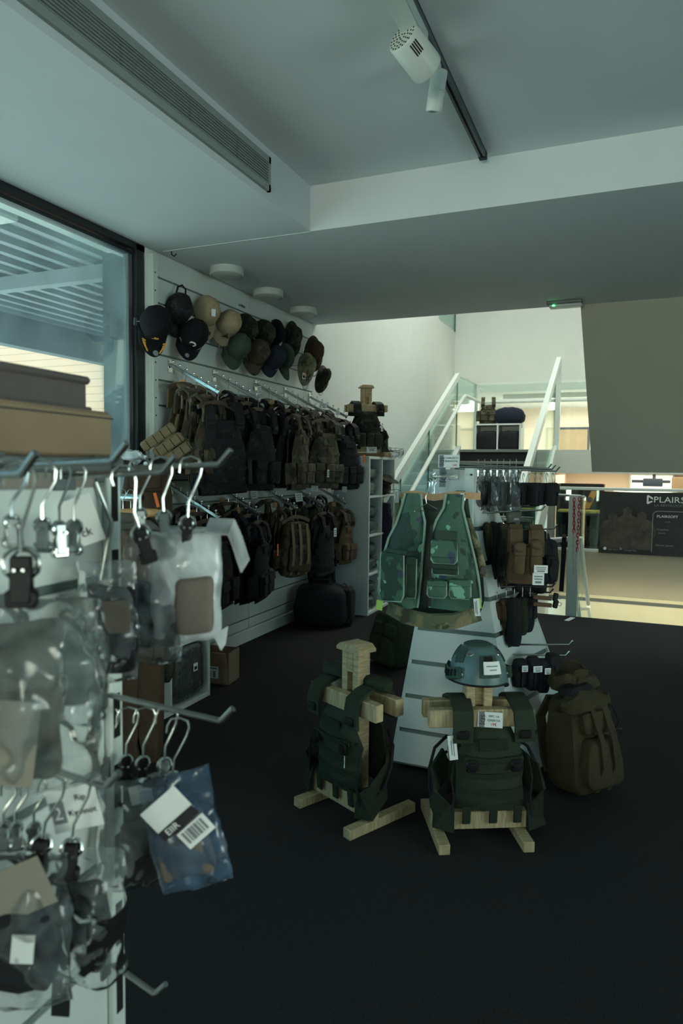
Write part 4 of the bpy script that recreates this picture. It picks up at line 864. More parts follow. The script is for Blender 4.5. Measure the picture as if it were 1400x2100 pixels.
part('crown_panel', MB().add(shell(10, 10, lambda u, w: tuple(hpt(math.atan2((u-.5), .5-w) if (abs(u-.5)+abs(w-.5)) > 1e-6 else 0, .93-.26*max(abs(u-.5), abs(w-.5))*1.4, 1.03)), lambda u, w: tuple(hpt(math.atan2((u-.5), .5-w) if (abs(u-.5)+abs(w-.5)) > 1e-6 else 0, .93-.26*max(abs(u-.5), abs(w-.5))*1.4, .99)))), 'helmet_pad', hm)
part('front_shroud', MB().add(hpatch(-.34, .34, .12, .50, .008)), 'helmet_pad', hm); part('shroud_slot', MB().add(hpatch(-.16, .16, .38, .46, .012)), 'black_plastic', hm)
for s in (-1, 1):
    o2 = part('side_rail', MB().add(hpatch(s*.95, s*2.25, .10, .26, .016, 14)), 'helmet_pad', hm)
    for k in range(6): part('rail_slot', MB().add(hpatch(s*(1.1+.17*k), s*(1.18+.17*k), .14, .22, .02, 2)), 'black_plastic', o2, False)
    part('rail_screw', MB().add(lathevf([(0, 0), (.007, 0), (.006, .004), (0, .004)], 12), TR(*hpt(s*.92, .16, 1.02)) @ Vector(hpt(s*.92, .16)-Vector((0, 0, .06))).to_track_quat('Z', 'Y').to_matrix().to_4x4()), 'steel', hm)
for a_, e_ in ((-.75, .55), (-1.35, .70), (.75, .55), (1.35, .70)):
    c_ = hpt(a_, e_, 1.005); part('vent_hole', MB().add(lathevf([(0, 0), (.013, 0), (.011, .003), (.008, .001), (0, .001)], 14), TR(*c_) @ (c_-Vector((0, 0, .03))).to_track_quat('Z', 'Y').to_matrix().to_4x4() @ SC(1.3, 1, 1)), 'steel', hm)
lb_ = part('paper_label', MB().add(hpatch(-.20, .36, .17, .36, .016, 4)), 'paper', hm, False); part('handwriting', MB().add(hpatch(-.12, .26, .28, .295, .0175, 3)).add(hpatch(-.02, .2, .225, .24, .0175, 3)), 'inkgrey', lb_, False)
part('pad_liner', MB().add(pillow(.17, .2, .05, .7, 16, 8, .004), TR(0, 0, .10)), 'black', hm)
# ================================================================== WHITE SLAT TOWERS
def tower(name, label, b4, t4, H, faces=(0, 1), spine=True):
    t = thing(name, label, 'display unit', I4, 'tapered white slat displays')
    B = [Vector((*p, .03)) for p in b4]; T = [Vector((*p, H)) for p in t4]
    n_ = int(H/.1715)
    for fi in range(4):
        a, b_, c_, d = B[fi], B[(fi+1) % 4], T[(fi+1) % 4], T[fi]
        nn = (b_-a).cross(d-a).normalized()
        P = lambda u, w: a.lerp(b_, u).lerp(d.lerp(c_, u), w)
        if fi in faces:
            for k in range(n_):
                w0, w1 = (k*.1715+.011)/H, min(1, ((k+1)*.1715-.011)/H)
                part('slat', MB().add(shell(1, 1, lambda u, w: P(u, w0+(w1-w0)*w), lambda u, w: P(u, w0+(w1-w0)*w)-nn*.014)), 'slat', t, False)
            part('groove_liner', MB().add(shell(1, 1, lambda u, w: P(.01+.98*u, w)-nn*.010, lambda u, w: P(.01+.98*u, w)-nn*.018)), 'groove', t, False)
        else: part('panel', MB().add(shell(1, 1, lambda u, w: P(u, w), lambda u, w: P(u, w)-nn*.014)), 'slat', t, False)
    part('top_panel', MB().add(prism([(p.x, p.y) for p in T], H-.01, H)), 'slat', t, False)
    return t
tw = tower('slat_tower', 'tapered white slat display behind the two wooden stands', [(-1.06, 3.2), (-.42, 3.2), (-.20, 3.93), (-.95, 3.95)], [(-.88, 3.40), (-.73, 3.40), (-.68, 3.62), (-.85, 3.62)], 1.42)
a, b_ = pY(956, 960, 3.40), pY(974, 1015, 3.40)
part('upright', MB().span(a.x, b_.x, 3.36, 3.44, 1.1, a.z, .003), 'white_metal', tw); a2 = pY(889, 962, 3.41)
part('head_panel', MB().span(a2.x, a.x, 3.395, 3.42, 1.1, a2.z, .002), 'slat', tw); part('upright_bolt', MB().cyl((b_.x-.012, 3.355, 1.47), (b_.x-.012, 3.362, 1.47), .005, 8), 'dark', tw)
# price sign above the tower
p = pY(920, 946, 3.36); sg_ = thing('price_sign', 'white price sign for the child vest above the tower', 'sign', TR(*p) @ RZ(R(8)))
part('board', MB().box(.104, .004, .064, b=.001), 'paper', sg_, False); part('logo_band', MB().box(.022, .001, .06, (-.036, -.0024, 0)), 'inkgrey', sg_, False); logo_block(sg_, -.040, 0, .06)
lettering('CHALECO', .0135, 'ink', sg_, tm(.014, .012), align='CENTER', xs=1.1); lettering('INFANTIL', .0135, 'ink', sg_, tm(.014, -.004), align='CENTER', xs=1.1); lettering('14€', .016, 'redink', sg_, tm(.03, -.024), align='CENTER')
part('clear_holder', MB().box(.09, .003, .03, (.01, 0, -.045), RX(.2)), 'clear', sg_, False)
p = pY(907, 978, 3.37); ls = thing('logo_card', 'small dark logo card under the price sign', 'card', TR(*p) @ RZ(R(8))); part('board', MB().box(.03, .003, .10), 'inkgrey', ls, False); logo_block(ls, -.005, 0, .085)
# empty metal hangers on the tower top rod
rod0 = pY(872, 985, 3.1); 
solid('tower_rod', MB().tube([pY(930, 976, 3.40), pY(885, 978, 3.0), pY(882, 972, 2.95)], .005, 8).add(cbox(.05, .01, .03, .002), TR(*pY(930, 978, 3.395))), 'chrome', 'chrome rod at the top left of the tower holding empty hangers', 'rod')
for i, (u, v, Y) in enumerate(((876, 992, 3.0), (882, 990, 3.08), (889, 988, 3.16))):
    p = pY(u, v, Y); t = thing('metal_hanger', 'empty chrome hanger at the top left of the tower, %s from the camera' % ORD[i], 'hanger', TR(*p) @ RZ(1.2), 'empty chrome hangers')
    part('hook', MB().tube([(-.018, 0, .0), (-.012, 0, .014), (0, 0, .02), (.013, 0, .013), (.017, 0, 0), (.01, 0, -.02), (0, 0, -.04), (-.012, 0, -.06), (-.004, 0, -.09)], .003, 6), 'chrome', t); part('wire_bar', MB().tube([(-.09, 0, -.12), (0, 0, -.088), (.09, 0, -.12), (-.09, 0, -.12)], .002, 6), 'chrome', t)
# ------------------------------------------------------------------ the child vest on its hanger
YV = 3.02
sc_ = lambda Y, u=890, v=1150: (pY(u, v, Y)-CP).dot(CF)/FPX     # metres per photo pixel at that depth
k_ = sc_(YV); pc = pY(890, 1015, YV)
mv = TR(*pc) @ RZ(R(6))
hg = thing('wooden_hanger', 'pale wooden clip hanger carrying the child camouflage vest', 'hanger', mv)
part('bar', MB().add(strip([(-.175, 0, -.012), (-.09, 0, .004), (0, 0, -.012), (.09, 0, .004), (.205, 0, -.002)], .030, .02, (0, 0, 1))), 'hanger_wood', hg)
part('hook', MB().tube([(0, 0, 0), (0, 0, .05), (.012, .0, .07), (.014, .02, .09), (0, .03, .10), (-.012, .02, .09)], .0025, 6), 'chrome', hg)
for x in (-.165, .128): 
    o = part('metal_clip', MB().box(.028, .03, .055, (x, -.006, -.015), b=.004), 'chrome', hg)
    for j in range(3): part('clip_rib', MB().box(.004, .004, .05, (x-.008+.008*j, -.023, -.015)), 'steel', o, False)
    part('clip_spring', MB().tube([(x-.03, .01, .0), (x-.045, .01, .01), (x-.03, .01, .02), (x+.01, .01, .02)], .0025, 6), 'chrome', hg)
vt_ = thing('child_vest', 'green woodland camouflage child vest with grey piping on a hanger', 'vest', mv)
def V2(u, v): return ((u-890)*k_, -(v-1015)*k_)
def outline_shell(L, Rr, y0, bulge, th, nu=10, nv=24, cw=.0):
    """L, Rr: lists of (u,v) photo-space outline points of equal rows -> local metres"""
    def samp(Q, w):
        x = w*(len(Q)-1); i = min(int(x), len(Q)-2); fr_ = x-i; a = Q[i]; b_ = Q[i+1]; return (a[0]+(b_[0]-a[0])*fr_, a[1]+(b_[1]-a[1])*fr_)
    def F(u, w):
        a = V2(*samp(L, w)); b_ = V2(*samp(Rr, w)); x = a[0]+(b_[0]-a[0])*u; z = a[1]+(b_[1]-a[1])*u
        return (x, y0 - bulge*math.sin(math.pi*u)*(.4+.6*w) + nz((x, z, y0), 11, .012) + cw*x*x, z)
    return F, shell(nu, nv, F, lambda u, w: tuple(Vector(F(u, w))+Vector((0, th, 0))))
Ll = [(833, 1012), (826, 1040), (815, 1075), (800, 1105), (790, 1140), (783, 1180), (780, 1215), (786, 1232), (830, 1250)]
Lr = [(866, 1012), (868, 1040), (875, 1070), (874, 1100), (871, 1140), (869, 1180), (866, 1215), (864, 1236), (862, 1246)]
F1, s1_ = outline_shell(Ll, Lr, -.03, .03, .008); part('left_front', MB().add(s1_), 'camo_vest', vt_)
Rl = [(916, 1012), (912, 1040), (898, 1065), (888, 1095), (888, 1130), (890, 1165), (888, 1200), (887, 1225), (888, 1244)]
Rr_ = [(952, 1012), (950, 1040), (958, 1070), (967, 1105), (976, 1140), (984, 1175), (988, 1205), (990, 1225), (984, 1246)]
F2, s2_ = outline_shell(Rl, Rr_, -.03, .035, .008); part('right_front', MB().add(s2_), 'camo_vest', vt_)
Bl = [(830, 1014), (822, 1050), (812, 1090), (800, 1130), (790, 1180), (786, 1230), (800, 1262), (840, 1278)]
Br = [(955, 1014), (960, 1050), (968, 1090), (980, 1130), (990, 1180), (994, 1230), (985, 1262), (950, 1280)]
F3, s3_ = outline_shell(Bl, Br, .05, -.02, .008); part('back_panel', MB().add(s3_), 'lining', vt_)
# rolled hem below
hp_ = [V2(802, 1246), V2(840, 1262), V2(890, 1268), V2(940, 1264), V2(988, 1246)]
part('hem_panel', MB().add(strip([(x, -.035-.03*math.sin(math.pi*i/4), z-.005) for i, (x, z) in enumerate(hp_)], .07, .02, (0, -.3, 1))), 'camo_multi', vt_)
hp_ = [V2(800, 1256), V2(840, 1274), V2(890, 1279), V2(940, 1276), V2(986, 1258)]
part('hem_piping', MB().tube([(x, -.03-.03*math.sin(math.pi*i/4), z) for i, (x, z) in enumerate(hp_)], .009, 8), 'greycloth', vt_)
for s, (Q, y) in enumerate(((Ll, -.034), (Lr, -.036), (Rl, -.036), (Rr_, -.036))):
    part('edge_piping', MB().tube([(V2(*q)[0], y+nz((q[0]*.1, q[1]*.1, 0), 1, .004), V2(*q)[1]) for q in Q], .0055, 8), 'piping', vt_)
# left side panel + armhole lining
Sl = [(808, 1030), (806, 1060), (803, 1090), (792, 1130), (783, 1170)]; Sr = [(826, 1034), (818, 1062), (810, 1090), (797, 1132), (786, 1172)]
_, s4_ = outline_shell(Sl, Sr, .0, .01, .006, 4, 12); part('armhole_facing', MB().add(s4_), 'camo_multi', vt_)
Sl = [(952, 1060), (962, 1100), (974, 1140), (986, 1180)]; Sr = [(964, 1060), (978, 1100), (992, 1140), (1002, 1180)]
_, s5_ = outline_shell(Sl, Sr, .02, .01, .006, 4, 12); part('side_panel', MB().add(s5_), 'camo_multi', vt_)
def pocket(u0, v0, u1, v1, y, m='camo_vest', flap=.4, dep=.022, rnd=.012):
    a = V2(u0, v0); b_ = V2(u1, v1); w = b_[0]-a[0]; h = a[1]-b_[1]; cx, cz = (a[0]+b_[0])/2, (a[1]+b_[1])/2
    o = part('pocket', MB().add(pillow(w, dep*2, h, .28, 16, 10, .003, u0), TR(cx, y, cz)), m, vt_)
    pth = [(cx-w*.47, y-dep*.6, cz+h*.45), (cx-w*.5, y-dep*.6, cz-h*.35), (cx-w*.4, y-dep*.6, cz-h*.48), (cx+w*.4, y-dep*.6, cz-h*.48), (cx+w*.5, y-dep*.6, cz-h*.35), (cx+w*.47, y-dep*.6, cz+h*.45)]
    part('pocket_piping', MB().tube(pth, .0045, 6), 'piping', o)
    if flap: part('pocket_flap', MB().add(cbox(w*1.02, .008, h*flap, .004), TR(cx, y-dep-.003, cz+h*(.5-flap/2)) @ RX(-.12)), m, o)
    return o
pocket(788, 1128, 838, 1234, -.075, flap=0, dep=.016)
part('chest_flap', MB().add(cbox(.095, .01, .022, .004), TR(*((V2(822, 1130)[0]), -.088, V2(822, 1130)[1])) @ RY(.12)), 'camo_vest', vt_)
pocket(893, 1103, 944, 1150, -.075, flap=.72); pocket(895, 1150, 946, 1172, -.07, 'camo_lining', flap=.5); pocket(887, 1183, 925, 1218, -.08, flap=.35); pocket(930, 1180, 972, 1218, -.07, flap=.35)
pocket(842, 1140, 862, 1225, -.06, 'camo_lining', flap=.2, dep=.018)
part('chest_patch', MB().box(.09, .004, .042, (V2(921, 1094)[0], -.07, V2(921, 1094)[1]), RX(-.05)), 'greygreen', vt_)
part('zip_tape', MB().add(strip([(V2(889, 1075)[0], -.045, V2(889, 1075)[1]), (V2(889, 1240)[0], -.06, V2(889, 1240)[1])], .012, .004, (1, 0, 0))), 'ink', vt_)
part('side_buckle', MB().box(.03, .02, .04, (V2(992, 1165)[0], 0, V2(992, 1165)[1]), RY(.3), .004), 'card_grey', vt_)
for i in range(4):
    q = V2(778+i*1.0, 1160+i*17); part('side_loop', MB().box(.014, .02, .026, (q[0], -.02, q[1]), RY(-.3), .003), 'piping', vt_)
for (u, v, tl) in ((788, 1242, .12), (986, 1225, -.15)):
    q = V2(u, v); o = part('lime_tag', MB().box(.03, .003, .045), 'lime', vt_, False, mtx=TR(q[0], -.085, q[1]) @ RY(tl))
q = V2(985, 1228); o = part('care_tag', MB().box(.024, .003, .075), 'paper', vt_, False, mtx=TR(q[0], -.09, q[1]-.01) @ RY(-.12)); part('print_line', MB().box(.003, .001, .06, (.0, -.002, 0)).box(.003, .001, .05, (-.006, -.002, 0)), 'inkgrey', o, False)
# ================================================================== GOODS ON THE TOWER'S RIGHT FACE
def D_of(p): return (p-CP).dot(CF)
def pxw(p): return D_of(p)/FPX
FR = RZ(YAW)
def clip_hanger_parts(t, h=.085, rod=(0, 0, 0)):
    part('hook', MB().tube([(-.014, 0, -.004), (-.012, 0, .006), (0, 0, .012), (.012, 0, .006), (.013, 0, -.006), (.004, 0, -.025), (0, 0, -.04), (0, 0, -h)], .0018, 6), 'chrome', t)
    part('clip', MB().box(.018, .012, .035, (0, 0, -h-.012), b=.003).cyl((-.011, 0, -h), (.011, 0, -h), .006, 8), 'chrome', t)
def item(name, label, cat, u0, v0, u1, v1, Y, m, group=None, hang=True, kind='pouch', d=.05, yaw=0., rodv=None, film_=None, card_=None, seed=0, hgroup='small clip hangers on the tower', hlabel=None):
    """soft goods spanning the photo box at depth plane Y, hanging on its own clip hanger"""
    c_ = pY((u0+u1)/2, (v0+v1)/2, Y); k = pxw(c_); w, h = (u1-u0)*k, (v1-v0)*k
    t = thing(name, label, cat, TR(*c_) @ FR @ RZ(yaw), group)
    if kind == 'pouch':
        part('body', MB().add(pillow(w, d, h, .34, 14, 10, min(.008, w*.06), seed)), m, t)
        part('flap', MB().add(cbox(w*.82, .012, h*.34, .005), TR(0, -d*.5, h*.26) @ RX(-.12)), m, t)
        part('strap', MB().add(strip([(0, -d*.45, h*.45), (0, -d*.62, h*.1), (0, -d*.55, -h*.45)], w*.16, .005, (1, 0, 0))), 'olive_web' if m not in ('black', 'camo_black') else 'black', t)
    elif kind == 'garment':
        fx = lambda p: Vector((p.x*(1+.12*math.sin(p.z*25+seed)), p.y+.012*math.sin(p.x*60+seed), p.z))
        part('body', MB().add(pillow(w, d, h, .5, 18, 14, min(.016, w*.1), seed, fx)), m, t)
        part('seam', MB().tube([(w*.1*math.sin(i), -d*.5, h*(.42-.12*i)) for i in range(8)], .003, 5), m, t)
    elif kind == 'bag':
        part('contents', MB().add(pillow(w*.78, d*.8, h*.62, .4, 14, 10, min(.01, w*.08), seed), TR(0, 0, -h*.12)), m, t)
        part('bag_film', MB().add(sheet(w, h, d*1.25, min(.008, w*.12), seed+2, 16, 16)), film_ or 'clear', t)
        if card_: part('header_card', MB().box(w*.8, .002, h*.2, (0, -d*.3, h*.36)), card_, t, False)
    if hang:
        hp__ = TR(*(c_ + Vector((0, 0, h/2+.035)))) @ FR @ RZ(yaw+.9)
        th_ = thing('clip_hanger', hlabel or ('clip hanger holding the ' + ' '.join(label.split()[:10])), 'hanger', hp__, hgroup); clip_hanger_parts(th_, .045)
    return t
def rod(label, pts, r=.0045, group='chrome rods on the tower', name='hanging_rod', cat='rod'):
    d = (Vector(pts[0])-Vector(pts[1])).normalized()
    t = solid(name, MB().tube(pts, r, 8), 'chrome', label, cat, group); return t
def face_rod(u0, v0, u1, v1, Y, label, Y2=None):
    a = pY(u0, v0, Y); b_ = pY(u1, v1, Y2 or Y); d = (b_-a).normalized()
    return rod(label, [a - d*.12, a, b_ - d*.02, b_+d*.004, b_ + Vector((d.x*.02, d.y*.02, .022))])
face_rod(990, 962, 1138, 966, 3.50, 'chrome rod of the top row, nearest the camera'); face_rod(985, 958, 1130, 962, 3.58, 'chrome rod of the top row, second from the camera'); face_rod(985, 954, 1122, 960, 3.66, 'chrome rod of the top row, third from the camera')
face_rod(985, 1052, 1108, 1046, 3.46, 'chrome rod of the second row above the brown carrier'); face_rod(1040, 1090, 1134, 1084, 3.62, 'chrome rod of the second row at the far right')
face_rod(1000, 1203, 1130, 1203, 3.46, 'chrome rod of the third row above the dark holsters'); face_rod(1010, 1212, 1126, 1215, 3.6, 'chrome rod of the third row, farther one')
face_rod(1050, 1322, 1165, 1322, 3.5, 'chrome rod of the lowest row, farther one'); face_rod(1045, 1342, 1158, 1344, 3.42, 'chrome rod of the lowest row, nearer one')
WH = ['nearest the tower', 'second along', 'third along', 'fourth along', 'fifth along', 'sixth along', 'seventh along', 'outermost']
for i in range(7):
    u = 966+i*13; item('bagged_glove', f'glove pack in clear film, {WH[i]} on the top tower rod', 'pack', u, 962, u+26, 1046-4*(i % 2), 3.44+.03*(i % 3), ('greycloth', 'black', 'camo_dark', 'black', 'greycloth', 'olive', 'black')[i], 'film packs on the top rod', kind='bag', d=.03, yaw=.5, seed=i)
for i in range(7):
    u = 1050+i*12; item('black_pouch', f'{WH[i]} small black pouch under the top right rod', 'pouch', u, 990, u+20, 1038-2*(i % 3), 3.5+.02*(i % 3), 'black', 'black pouches on the top rod', kind='pouch', d=.05, yaw=.7, seed=i)
for i, (u, tx, vv) in enumerate(((1040, 'STRIKE', 1042), (1042, 'HANDLERS', 1064))):
    t = item('grey_patrol_shirt', ('grey printed cloth panel hung highest behind the black pouches', 'grey printed cloth panel hung below the first, beside the brown carrier')[i], 'shirt', 1030+i*4, 990+i*26, 1066+i*3, 1056+i*32, 3.56-.04*i, 'greycloth', 'grey printed cloth panels', hang=False, kind='garment', d=.02)
    lettering(tx, .015, 'white_ink', t, TR(-.01, -.014, -.035) @ RX(math.pi/2), align='CENTER')
for i, (u0, v0, u1, v1, m) in enumerate(((985, 1072, 1010, 1206, 'camo_dark'), (1000, 1070, 1026, 1214, 'black'), (1016, 1070, 1044, 1210, 'camo_dark'), (1030, 1072, 1056, 1204, 'black'))):
    item('folded_garment', f'long dark folded garment on the second tower rod, {WH[i]}', 'garment', u0, v0, u1, v1, 3.44+.02*i, m, 'dark garments on the second rod', kind='garment', d=.07, yaw=.4, seed=i)
for i, (u0, v0, u1, v1, Y, m) in enumerate(((1052, 1180, 1092, 1214, 3.5, 'black'), (1086, 1190, 1122, 1216, 3.56, 'camo_dark'), (1060, 1085, 1126, 1190, 3.62, 'black'), (1000, 1216, 1040, 1290, 3.52, 'black'), (1050, 1216, 1092, 1300, 3.56, 'black'))):
    item('dark_garment', 'dark garment filling the gap behind the tower rods, ' + ('below the brown carrier', 'below the black carrier', 'behind the brown carrier', 'behind the first holsters', 'behind the last holsters')[i], 'garment', u0, v0, u1, v1, Y, m, 'dark garments behind the tower rods', kind='garment', d=.06, yaw=.3, seed=60+i, hang=False)
bc = make_vest('chest_carrier', 'coyote brown chest carrier with pouches and two white tags on tower', 'vest', 'coyote', 'coyote', w=.165, top=-.085, bot=-.265, gap=.05, pouches=2, rows=3, cum=False, seed=50)
p = pY(1078, 1080, 3.36); bc.matrix_basis = TR(*p) @ RZ(R(16))
part('round_pouch', MB().add(pillow(.05, .05, .045, .6, 12, 8, .004), TR(-.045, -.09, -.09)), 'coyote', bc); part('round_pouch', MB().add(pillow(.05, .05, .045, .6, 12, 8, .004), TR(.035, -.09, -.075)), 'coyote', bc)
tag_card(bc, 'paper', (.055, -.12, -.185), .062, .036); tag_card(bc, 'paper', (.045, -.118, -.232), .052, .055)
item('black_carrier', 'black folded carrier at the far right of the second tower rod', 'vest', 1098, 1105, 1140, 1196, 3.55, 'black', kind='garment', d=.09, yaw=.3, hang=True, seed=9)
item('black_pouch', 'single black pouch jutting out at the right beside the white newel', 'pouch', 1116, 1138, 1143, 1160, 3.52, 'black', kind='pouch', d=.05, hang=False)
item('navy_jacket', 'dark navy garment hanging from the bookcase front beside the child vest', 'jacket', 774, 1030, 804, 1182, 6.95, 'navy', kind='garment', d=.06, seed=4, hang=False)
for i, (u0, v0, u1, v1, m, k) in enumerate(((990, 1228, 1014, 1300, 'camo_dark', 'garment'), (1006, 1232, 1028, 1320, 'brown', 'pouch'), (1022, 1226, 1050, 1330, 'camo_brown', 'pouch'), (1040, 1224, 1066, 1326, 'black', 'garment'), (1056, 1222, 1084, 1302, 'olive_web', 'garment'), (1074, 1222, 1098, 1270, 'black', 'pouch'))):
    item('holster', f'dark holster pouch on the third tower rod, {WH[i]}', 'holster', u0, v0, u1, v1, 3.38+.02*(i % 3), m, 'holsters on the third rod', kind=k, d=.06, yaw=.4, seed=i+20)
for i, v in enumerate((1226, 1240)):
    t = thing('clip_strap', ('brown strap with black clip on the third rod, upper one', 'brown strap with black clip on the third rod, lower one')[i], 'strap', TR(*pY(1112, v, 3.38)) @ FR, 'brown straps with clips')
    part('webbing', MB().box(.09, .012, .02, (0, 0, 0), RY(.08), .003), 'coyote', t); part('clip_jaw', MB().box(.022, .02, .04, (.062, 0, .0+.004), RY(.2), .004), 'black_plastic', t); part('wire_ring', MB().tube([(.082+.009*math.cos(a), 0, .003+.009*math.sin(a)) for a in [i_*math.pi/5 for i_ in range(10)]], .0015, 5, True), 'chrome', t)
for i, (u0, v0, u1, v1) in enumerate(((1052, 1350, 1080, 1410), (1078, 1346, 1106, 1416), (1100, 1350, 1124, 1420), (1118, 1338, 1150, 1400))):
    t = item('sock_pack', f'black pack on the lowest tower rod, {WH[i]}', 'pack', u0, v0, u1, v1, 3.36+.02*i, 'black', 'black packs on the lowest rod', kind='pouch', d=.05, yaw=.2, seed=i+40, hang=False)
    if i < 3: tag_card(t, 'paper', (.0, -.05, .035), (.03, .045, .03)[i], .03)
# ================================================================== CUBE BOOKCASE AND WHAT STANDS ON IT
def cube_case(name, label, X0, X1, Y0, nY, Z0, nZ, cell=.385, th=.028, facing=1):
    """open towards +X"""
    t = thing(name, label, 'bookcase', I4); L = nY*cell+th; H = nZ*cell+th
    for s, nm in ((Y0, 'side_panel'), (Y0+L-th, 'side_panel')): part(nm, MB().span(X0, X1, s, s+th, Z0, Z0+H, .002), 'slat', t)
    part('top_panel', MB().span(X0, X1, Y0+th, Y0+L-th, Z0+H-th, Z0+H, .002), 'slat', t); part('bottom_panel', MB().span(X0, X1, Y0+th, Y0+L-th, Z0, Z0+th, .002), 'slat', t)
    part('back_panel', MB().span(X0, X0+.008, Y0+th, Y0+L-th, Z0+th, Z0+H-th), 'slat', t)
    for k in range(1, nZ): part('shelf', MB().span(X0+.008, X1-.004, Y0+th, Y0+L-th, Z0+k*cell+.004, Z0+k*cell+.022, .001), 'slat', t)
    for k in range(1, nY): part('divider_panel', MB().span(X0+.008, X1-.006, Y0+k*cell+.004, Y0+k*cell+.022, Z0+th, Z0+H-th, .001), 'slat', t)
    return t
cube_case('cube_bookcase', 'tall white cube bookcase with bagged clothing beyond the vest wall', -2.79, -2.40, 6.46, 2, 0, 4, cell=.396)
cl = .396; LV = ['bottom', 'second', 'third', 'top']
for c_ in range(2):
    for r_ in range(4):
        for j in range(2):
            if (r_, c_) == (3, 1): continue
            zz = .03+r_*cl+.075+.145*j; t = thing('bagged_clothing', f'clear bag of folded dark clothing, {("lower", "upper")[j]} in the {LV[r_]} {("near", "far")[c_]} cell of the bookcase', 'bag', TR(-2.60, 6.46+.03+cl*(c_+.5)-.01, zz), 'bagged clothing in the cube bookcase')
            part('contents', MB().add(pillow(.30, .30, .10, .45, 14, 8, .012, r_*3+j+c_)), ('black', 'camo_dark', 'navy', 'greycloth')[(r_+j+c_) % 4], t); part('bag_film', MB().add(pillow(.36, .33, .135, .5, 18, 10, .03, r_+j*5+c_)), 'clear_dim', t)
t = thing('field_cap', 'dark brimmed hat stuffed in the top far bookcase cell', 'hat', TR(-2.46, 7.06, 1.36)); part('crown', MB().add(pillow(.2, .22, .12, .8, 16, 10, .012, 3)), 'camo_dark', t); part('brim', MB().add(pillow(.30, .30, .03, .8, 20, 6, .012, 5), TR(.02, 0, .03) @ RY(.4)), 'camo_dark', t)
t = thing('black_jacket', 'black folded jacket under the hat in the top far cell', 'jacket', TR(-2.55, 7.06, 1.255)); part('body', MB().add(pillow(.30, .3, .12, .5, 16, 8, .015, 8)), 'black', t)
solid('cardboard_flat', MB().box(.36, .3, .045, (-2.60, 7.06, 1.637), b=.003), 'card', 'flat brown cardboard box on the bookcase top, right of the stand', 'box')
t = thing('camo_hat', 'camouflage hat lying on the flat box on the bookcase', 'hat', TR(-2.53, 7.10, 1.70)); part('crown', MB().add(pillow(.19, .2, .08, .8, 16, 10, .01, 6)), 'camo_multi', t); part('brim', MB().add(pillow(.31, .33, .025, .8, 22, 6, .018, 9), TR(0, 0, -.02)), 'camo_dark', t)
t = thing('plastic_sleeve', 'crumpled clear plastic sleeve hanging over the bookcase top edge', 'bag', TR(-2.40, 7.17, 1.66)); part('film', MB().add(pillow(.22, .24, .10, .6, 18, 10, .04, 12)), 'clear_dim', t)
p = pX(762, 923, -2.37); t = thing('price_card', 'white price card at the front edge of the bookcase top', 'price card', TR(*p) @ FR); part('board', MB().box(.10, .002, .06), 'paper', t, False); part('print_line', MB().box(.05, .001, .012, (.0, -.0015, .0)).box(.07, .001, .006, (0, -.0015, .018)), 'inkgrey', t, False)
# ================================================================== LANDING SHELF
t = thing('cube_shelf', 'low white two cube shelf on the stair landing', 'shelf', I4)
a, b_ = pY(972, 922, 10.87), pY(1068, 870, 10.87); zt = b_.z+.015; zb = 1.784; th = .025
for x in (a.x, (a.x+b_.x)/2-th/2, b_.x-th): part('upright_panel', MB().span(x, x+th, 10.87, 11.24, zb, zt-th, .002), 'slat', t)
part('top_panel', MB().span(a.x, b_.x, 10.87, 11.24, zt-th, zt, .002), 'slat', t); part('back_panel', MB().span(a.x+th, b_.x-th, 11.23, 11.24, zb, zt-th), 'slat', t)
for i, x in enumerate((a.x+(b_.x-a.x)*.26, a.x+(b_.x-a.x)*.74)):
    t = thing('black_bag', 'bulky black bag in the %s cube of the landing shelf' % ('left', 'right')[i], 'bag', TR(x, 11.02, zb+.16), 'black bags in the landing shelf')
    part('body', MB().add(pillow(.32, .32, .30, .35, 16, 12, .012, i+3)), 'black', t); part('strap', MB().add(strip([(-.1, -.15, .05), (0, -.165, .02), (.1, -.15, .06)], .03, .006, (0, 0, 1))), 'camo_black', t)
cv = make_vest('camo_carrier', 'camouflage vest standing on the landing shelf beside a black bag', 'vest', 'camo_olive', 'camo_olive', w=.28, top=-.11, bot=-.41, gap=.12, pouches=2, seed=60); p = pY(1000, 870, 11.02); cv.matrix_basis = TR(p.x, 11.02, zt+.415) @ RZ(.2)
p = pY(1044, 852, 11.02); t = thing('drawstring_bag', 'slumped dark blue black bag with cords on the landing shelf', 'bag', TR(p.x, 11.02, zt+.125)); part('body', MB().add(pillow(.48, .3, .26, .6, 20, 12, .02, 7, lambda q: Vector((q.x*(1-.9*max(0, q.z)), q.y, q.z)))), 'navy', t)
part('cord', MB().tube([(.17, -.1, .05), (.2, -.16, -.05), (.22, -.17, -.2), (.24, -.16, -.1), (.22, -.15, .0)], .003, 5), 'black', t)
